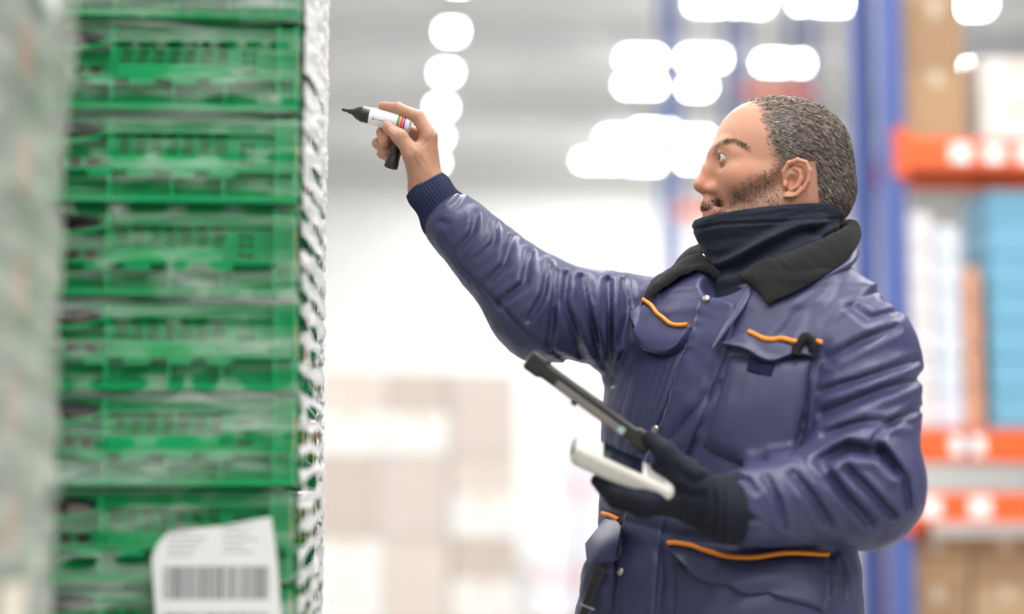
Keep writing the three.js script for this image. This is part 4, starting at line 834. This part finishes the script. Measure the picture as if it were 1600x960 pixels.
// ----- neck warmer
{
  const rows = [[1199, 0.104, 0.070, 352, 330], [1199, 0.1135, 0.0785, 346.5, 324.5], [1199, 0.1175, 0.084, 346, 324], [1199, 0.1195, 0.087, 352, 329], [1200, 0.118, 0.087, 362, 336], [1202, 0.1145, 0.088, 376, 343], [1205, 0.109, 0.089, 392, 352], [1208, 0.104, 0.092, 408, 364], [1211, 0.102, 0.096, 428, 384], [1207, 0.112, 0.112, 500, 470], [1200, 0.12, 0.12, 560, 530]];
  const ridge = fold(7, -0.0085, [1092, 402], [1108, 416], [1128, 414], [1160, 399], [1200, 374], [1240, 355], [1285, 347]), val = fold(8, 0.0075, [1100, 424], [1150, 420], [1195, 394], [1250, 366], [1276, 358]);
  const list = [ridge, val, fold(2.6, 0.0022, [1080, 360], [1125, 351], [1225, 346], [1318, 341]), fold(5, 0.006, [1262, 362], [1276, 364], [1284, 372]), fold(4, -0.005, [1272, 378], [1290, 362], [1306, 354]), fold(7, -0.004, [1110, 440], [1160, 432], [1220, 404], [1280, 374]), fold(8, 0.003, [1100, 378], [1150, 372], [1200, 356]), fold(4, 0.004, [1095, 396], [1104, 412], [1112, 432])];
  const g = sheet((u, v) => {
    const th = u * Math.PI * 2, r = along(rows, v), c = M(r[0], 0, 0)[0], x = Math.cos(th), z = Math.sin(th), yy = r[3] + (r[4] - r[3]) * (x * 0.5 + 0.5);
    const base = M(r[0] + x * r[1] * 980, yy, 0), p = [base[0], base[1], z * r[2]], [px, py] = toPx(p);
    let o = -(z > -0.15 ? folded(list, px, py) : 0) * (v > 0.12 ? 1 : 0) + 0.0012 * noise(x * 5, v * 14, z * 5);
    return [p[0] + x * o * (r[2] / r[1]), p[1], p[2] + z * o];
  }, 200, 110);
  const m = part('neck_warmer', g, gaiterMat, man); m.material.side = THREE.DoubleSide; m.userData.label = 'dark navy fleece neck warmer pulled up over the chin';
}
// ----- glove of the other hand
{
  const J = (l) => l.map((q) => M(q[0], q[1], q[2]));
  const F = [[J([[1062, 776, 0.300], [1004, 782, 0.335], [962, 772, 0.330], [934, 752, 0.312]]), [0.016, 0.0135, 0.0125, 0.0105]], [J([[1056, 782, 0.278], [1000, 792, 0.310], [962, 780, 0.302], [940, 760, 0.286]]), [0.016, 0.0135, 0.0125, 0.0105]], [J([[1054, 786, 0.255], [1004, 796, 0.284], [970, 784, 0.276], [950, 764, 0.262]]), [0.0155, 0.013, 0.012, 0.010]], [J([[1056, 788, 0.234], [1012, 796, 0.258], [984, 786, 0.252], [966, 770, 0.240]]), [0.0145, 0.012, 0.011, 0.0095]]];
  const thumb = [J([[1105, 770, 0.290], [1072, 738, 0.318], [1040, 708, 0.318], [1016, 686, 0.305]]), [0.022, 0.0175, 0.0145, 0.0115]];
  const wr = M(1136, 795, 0.265), w2 = M(1158, 796, 0.262);
  const glove = (p) => {
    let d = cone(p, w2, wr, 0.047, 0.044), palm = 1e9;
    F.forEach(([j], i) => { const e = cone(p, wr, j[0], 0.032, 0.019); palm = i ? smin(palm, e, 0.02) : e; });
    d = smin(d, palm, 0.03);
    d = smin(d, cone(p, M(1070, 748, 0.300), M(1030, 742, 0.300), 0.022, 0.018), 0.02);
    for (const [j, r] of F) d = smin(d, chain(p, j, r, 0.006), 0.007);
    d = smin(d, chain(p, thumb[0], thumb[1], 0.01), 0.016);
    const [x, y] = toPx(p);
    if (Math.abs(d) < 0.02) d += folded([fold(6, 0.004, [1058, 735], [1085, 755], [1100, 748]), fold(5, 0.0035, [1110, 745], [1118, 790], [1112, 840]), fold(4, 0.003, [1126, 745], [1130, 790], [1126, 845]), fold(6, 0.003, [1040, 765], [1070, 770], [1100, 775]), fold(6, 0.003, [1090, 800], [1080, 830], [1060, 836])], x, y) + 0.0008 * noise(p[0] * 70, p[1] * 70, p[2] * 70);
    return d;
  };
  const g = meshField(glove, [M(905, 0, 0.3)[0], M(0, 880)[1], 0.19], [M(1185, 0, 0.2)[0], M(0, 655)[1], 0.375], 0.0032, 2);
  part('glove', g, gloveMat, man).userData.label = 'dark knitted glove gripping the tablet and the handheld device';
}
// ---------------------------------------------------------------- what he holds
function held(name, label, category) { const g = thing(name, label, category); g.position.copy(man.position); g.rotation.copy(man.rotation); return g; }
// an orthonormal basis from a long axis and a rough up direction
function frame(at3, long, up) { const x = V(...long).normalize(), z = x.clone().cross(V(...up)).normalize(), y = z.clone().cross(x); return new THREE.Matrix4().makeBasis(x, y, z).setPosition(...at3); }
{ // marker pen: axis from the nib to the end of the barrel
  const pen = held('marker_pen', 'white barrelled marker pen with coloured bands and black nib section in the bare hand', 'marker');
  const a = V(...M(534, 171, 0.0)), b = V(...M(642, 196, 0.004)), L = a.distanceTo(b), q = new THREE.Quaternion().setFromUnitVectors(V(0, 1, 0), b.clone().sub(a).normalize());
  const turned = (pts) => { const g = new THREE.LatheGeometry(pts.map(([r, t]) => new THREE.Vector2(r, t * L)), 40); g.applyQuaternion(q); g.translate(a.x, a.y, a.z); return g; };
  const black = phys(C(0.010, 0.009, 0.011), 0.35), white = phys(C(0.78, 0.78, 0.77), 0.3);
  part('nib', turned([[0, 0], [0.0012, 0.0], [0.0026, 0.025], [0.0026, 0.10], [0.0040, 0.10], [0.0042, 0.16]]), black, pen);
  part('nib_holder', turned([[0.0042, 0.14], [0.0058, 0.17], [0.0108, 0.235], [0.0112, 0.27], [0.0126, 0.275], [0.0130, 0.30], [0.0130, 0.41], [0.0126, 0.415]]), black, pen);
  part('barrel', turned([[0.0120, 0.40], [0.0134, 0.412], [0.0142, 0.50], [0.0146, 0.985], [0.0138, 1.0], [0, 1.0]]), white, pen);
  for (const [t0, t1, c] of [[0.815, 0.845, C(0.02, 0.30, 0.08)], [0.848, 0.868, C(0.85, 0.30, 0.05)], [0.868, 0.898, C(0.75, 0.03, 0.06)], [0.905, 0.928, C(0.10, 0.03, 0.32)]]) part('colour_band', turned([[0.0146, t0], [0.01495, t0 + 0.002], [0.01495, t1 - 0.002], [0.0146, t1]]), std(c, 0.4), pen);
  // printed word on the side that faces the camera
  const tex = canvasTexture(256, 64, (c, w, h) => { c.fillStyle = '#e3e3e1'; c.fillRect(0, 0, w, h); c.fillStyle = '#26262a'; c.fillRect(10, 16, 26, 32); for (let k = 0; k < 9; k++) c.fillRect(46 + k * 21, 24 + 5 * hash(k, 1), 13 + 5 * hash(k, 2), 15 - 4 * hash(k, 3)); });
  const ax = b.clone().sub(a).normalize(), out = V(0, 0, 1).addScaledVector(ax, -ax.z).normalize(), dn = ax.clone().cross(out).normalize();
  const word = sheet((u, v) => { const t = (0.46 + 0.2 * u) * L, th = (0.62 - 0.42 * v), r = 0.0149, o = a.clone().addScaledVector(ax, t).addScaledVector(out, Math.cos(th) * r).addScaledVector(dn, Math.sin(th) * r * (dn.y < 0 ? 1 : -1)); return [o.x, o.y, o.z]; }, 12, 8);
  part('print', word, std(0xffffff, 0.4, { map: tex, side: THREE.DoubleSide }), pen).userData.label = 'small dark print on the barrel';
}
{ // its cap, kept in the palm
  const cap = held('marker_cap', 'black cap of the marker kept between curled fingers and palm', 'cap');
  const a = V(...M(622, 222, 0.012)), b = V(...M(610, 263, 0.010)), L = a.distanceTo(b), q = new THREE.Quaternion().setFromUnitVectors(V(0, 1, 0), b.clone().sub(a).normalize());
  const g = new THREE.LatheGeometry([[0, 0], [0.006, 0.0], [0.0075, 0.05], [0.0085, 0.4], [0.0105, 0.72], [0.0112, 0.78], [0.0112, 0.97], [0.0095, 1.0], [0.0085, 0.9], [0, 0.88]].map(([r, t]) => new THREE.Vector2(r, t * L)), 28); g.applyQuaternion(q); g.translate(a.x, a.y, a.z);
  const capMat = phys(C(0.007, 0.007, 0.008), 0.4);
  part('shell', g, capMat, cap);
  const clip = rbox(0.004, L * 0.8, 0.003, 0.001, 1); clip.applyQuaternion(q); clip.translate((a.x + b.x) / 2 + 0.009, (a.y + b.y) / 2, a.z + 0.004); part('clip', clip, capMat, cap);
}
{ // tablet: a slab seen on its long edge
  const tab = held('tablet', 'dark rugged tablet computer held edge-on in the gloved hand', 'tablet');
  const p0 = V(...M(832, 566, 0.30)), p1 = V(...M(1008, 694, 0.30)), long = p1.clone().sub(p0), L = long.length() + 0.012, mid = p0.clone().add(p1).multiplyScalar(0.5);
  const x = long.clone().normalize(), out = V(-0.035, -0.08, 1), z = out.addScaledVector(x, -out.dot(x)).normalize(), y = z.clone().cross(x).normalize();
  const W = 0.125, m4 = new THREE.Matrix4().makeBasis(x, y, z).setPosition(mid.clone().addScaledVector(z, -W / 2));
  const put = (n, g, mat, l) => { const o = part(n, g.applyMatrix4(m4), mat, tab); if (l) o.userData.label = l; return o; };
  const dark = phys(C(0.016, 0.015, 0.014), 0.42), greyed = phys(C(0.16, 0.15, 0.135), 0.5);
  put('casing', rbox(L, 0.023, W, 0.006, 3), dark);
  put('bumper', rbox(0.030, 0.030, W + 0.004, 0.006, 3).translate(-L / 2 + 0.012, 0, 0), dark);
  put('bumper', rbox(0.030, 0.030, W + 0.004, 0.006, 3).translate(L / 2 - 0.012, 0, 0), dark);
  put('edge_trim', rbox(L - 0.09, 0.0105, 0.004, 0.0015, 2).translate(0.006, -0.005, W / 2), greyed, 'grey strip along the edge');
  put('screen', rbox(L - 0.05, 0.001, W - 0.03, 0.0004, 1).translate(0, 0.0118, 0), phys(C(0.01, 0.01, 0.012), 0.1));
  put('port_cover', new THREE.CylinderGeometry(0.0055, 0.0055, 0.003, 20).rotateX(Math.PI / 2).translate(L / 2 - 0.045, -0.004, W / 2 + 0.001), std(C(0.45, 0.62, 0.60), 0.25, { metalness: 0.6 }), 'small shiny port');
  put('stylus_catch', rbox(0.010, 0.008, 0.010, 0.002, 1).translate(-L / 2 + 0.088, -0.012, W / 2 - 0.01), dark);
}
{ // handheld device
  const dev = held('handheld_scanner', 'off-white handheld terminal with dark screen under the tablet in the gloved hand', 'scanner');
  const p0 = V(...M(896, 699, 0.325)), p1 = V(...M(1050, 770, 0.305)), long = p1.clone().sub(p0), L = long.length(), mid = p0.clone().add(p1).multiplyScalar(0.5);
  const x = long.clone().normalize(), up = V(0.32, 0.80, 0.42), y = up.addScaledVector(x, -up.dot(x)).normalize(), z = x.clone().cross(y).normalize();
  const m4 = new THREE.Matrix4().makeBasis(x, y, z).setPosition(mid);
  const put = (n, g, mat, l) => { const o = part(n, g.applyMatrix4(m4), mat, dev); if (l) o.userData.label = l; return o; };
  const shell = phys(C(0.62, 0.60, 0.54), 0.4);
  put('shell', rbox(L, 0.033, 0.058, 0.012, 4), shell);
  put('screen', rbox(0.062, 0.002, 0.046, 0.0008, 1).translate(-0.008, 0.0165, 0), phys(C(0.006, 0.008, 0.016), 0.15), 'dark glossy screen');
  put('keypad', rbox(0.03, 0.002, 0.044, 0.0008, 1).translate(0.045, 0.0162, 0), std(C(0.35, 0.36, 0.34), 0.6));
  put('scan_window', rbox(0.004, 0.014, 0.036, 0.0015, 1).translate(-L / 2 + 0.0005, 0, 0), phys(C(0.03, 0.02, 0.02), 0.15), 'dark scan window');
}
{ // strap clip hanging from the hip pocket
  const clip = held('strap_clip', 'black plastic clip on a strap hanging from the hip pocket of the jacket', 'clip');
  const a = V(...M(938, 886, 0.085)), b = V(...M(916, 948, 0.085)), dir = b.clone().sub(a), L = dir.length(), q = new THREE.Quaternion().setFromUnitVectors(V(0, -1, 0), dir.clone().normalize()), blk = phys(C(0.012, 0.012, 0.013), 0.3);
  const put = (n, g, mat) => { g.applyQuaternion(q); g.translate(a.x, a.y, a.z); return part(n, g, mat, clip); };
  const s = new THREE.Shape(); s.moveTo(-0.009, 0); s.lineTo(0.009, 0); s.lineTo(0.006, -L); s.lineTo(-0.006, -L); s.closePath();
  put('tongue', new THREE.ExtrudeGeometry(s, { depth: 0.004, bevelSize: 0.001, bevelThickness: 0.001, bevelSegments: 2 }), blk);
  put('ridge', rbox(0.004, L * 0.85, 0.006, 0.0015, 1).translate(0, -L * 0.5, 0.004), blk);
  put('pin', new THREE.CylinderGeometry(0.0028, 0.0028, 0.026, 14).rotateZ(Math.PI / 2).translate(0, -L, 0.003), std(C(0.25, 0.24, 0.23), 0.25, { metalness: 1 }));
  put('strap', rbox(0.012, 0.05, 0.002, 0.0008, 1).translate(0, -L - 0.025, 0.001), blk);
}

shade(scene);
renderer.render(scene, camera);
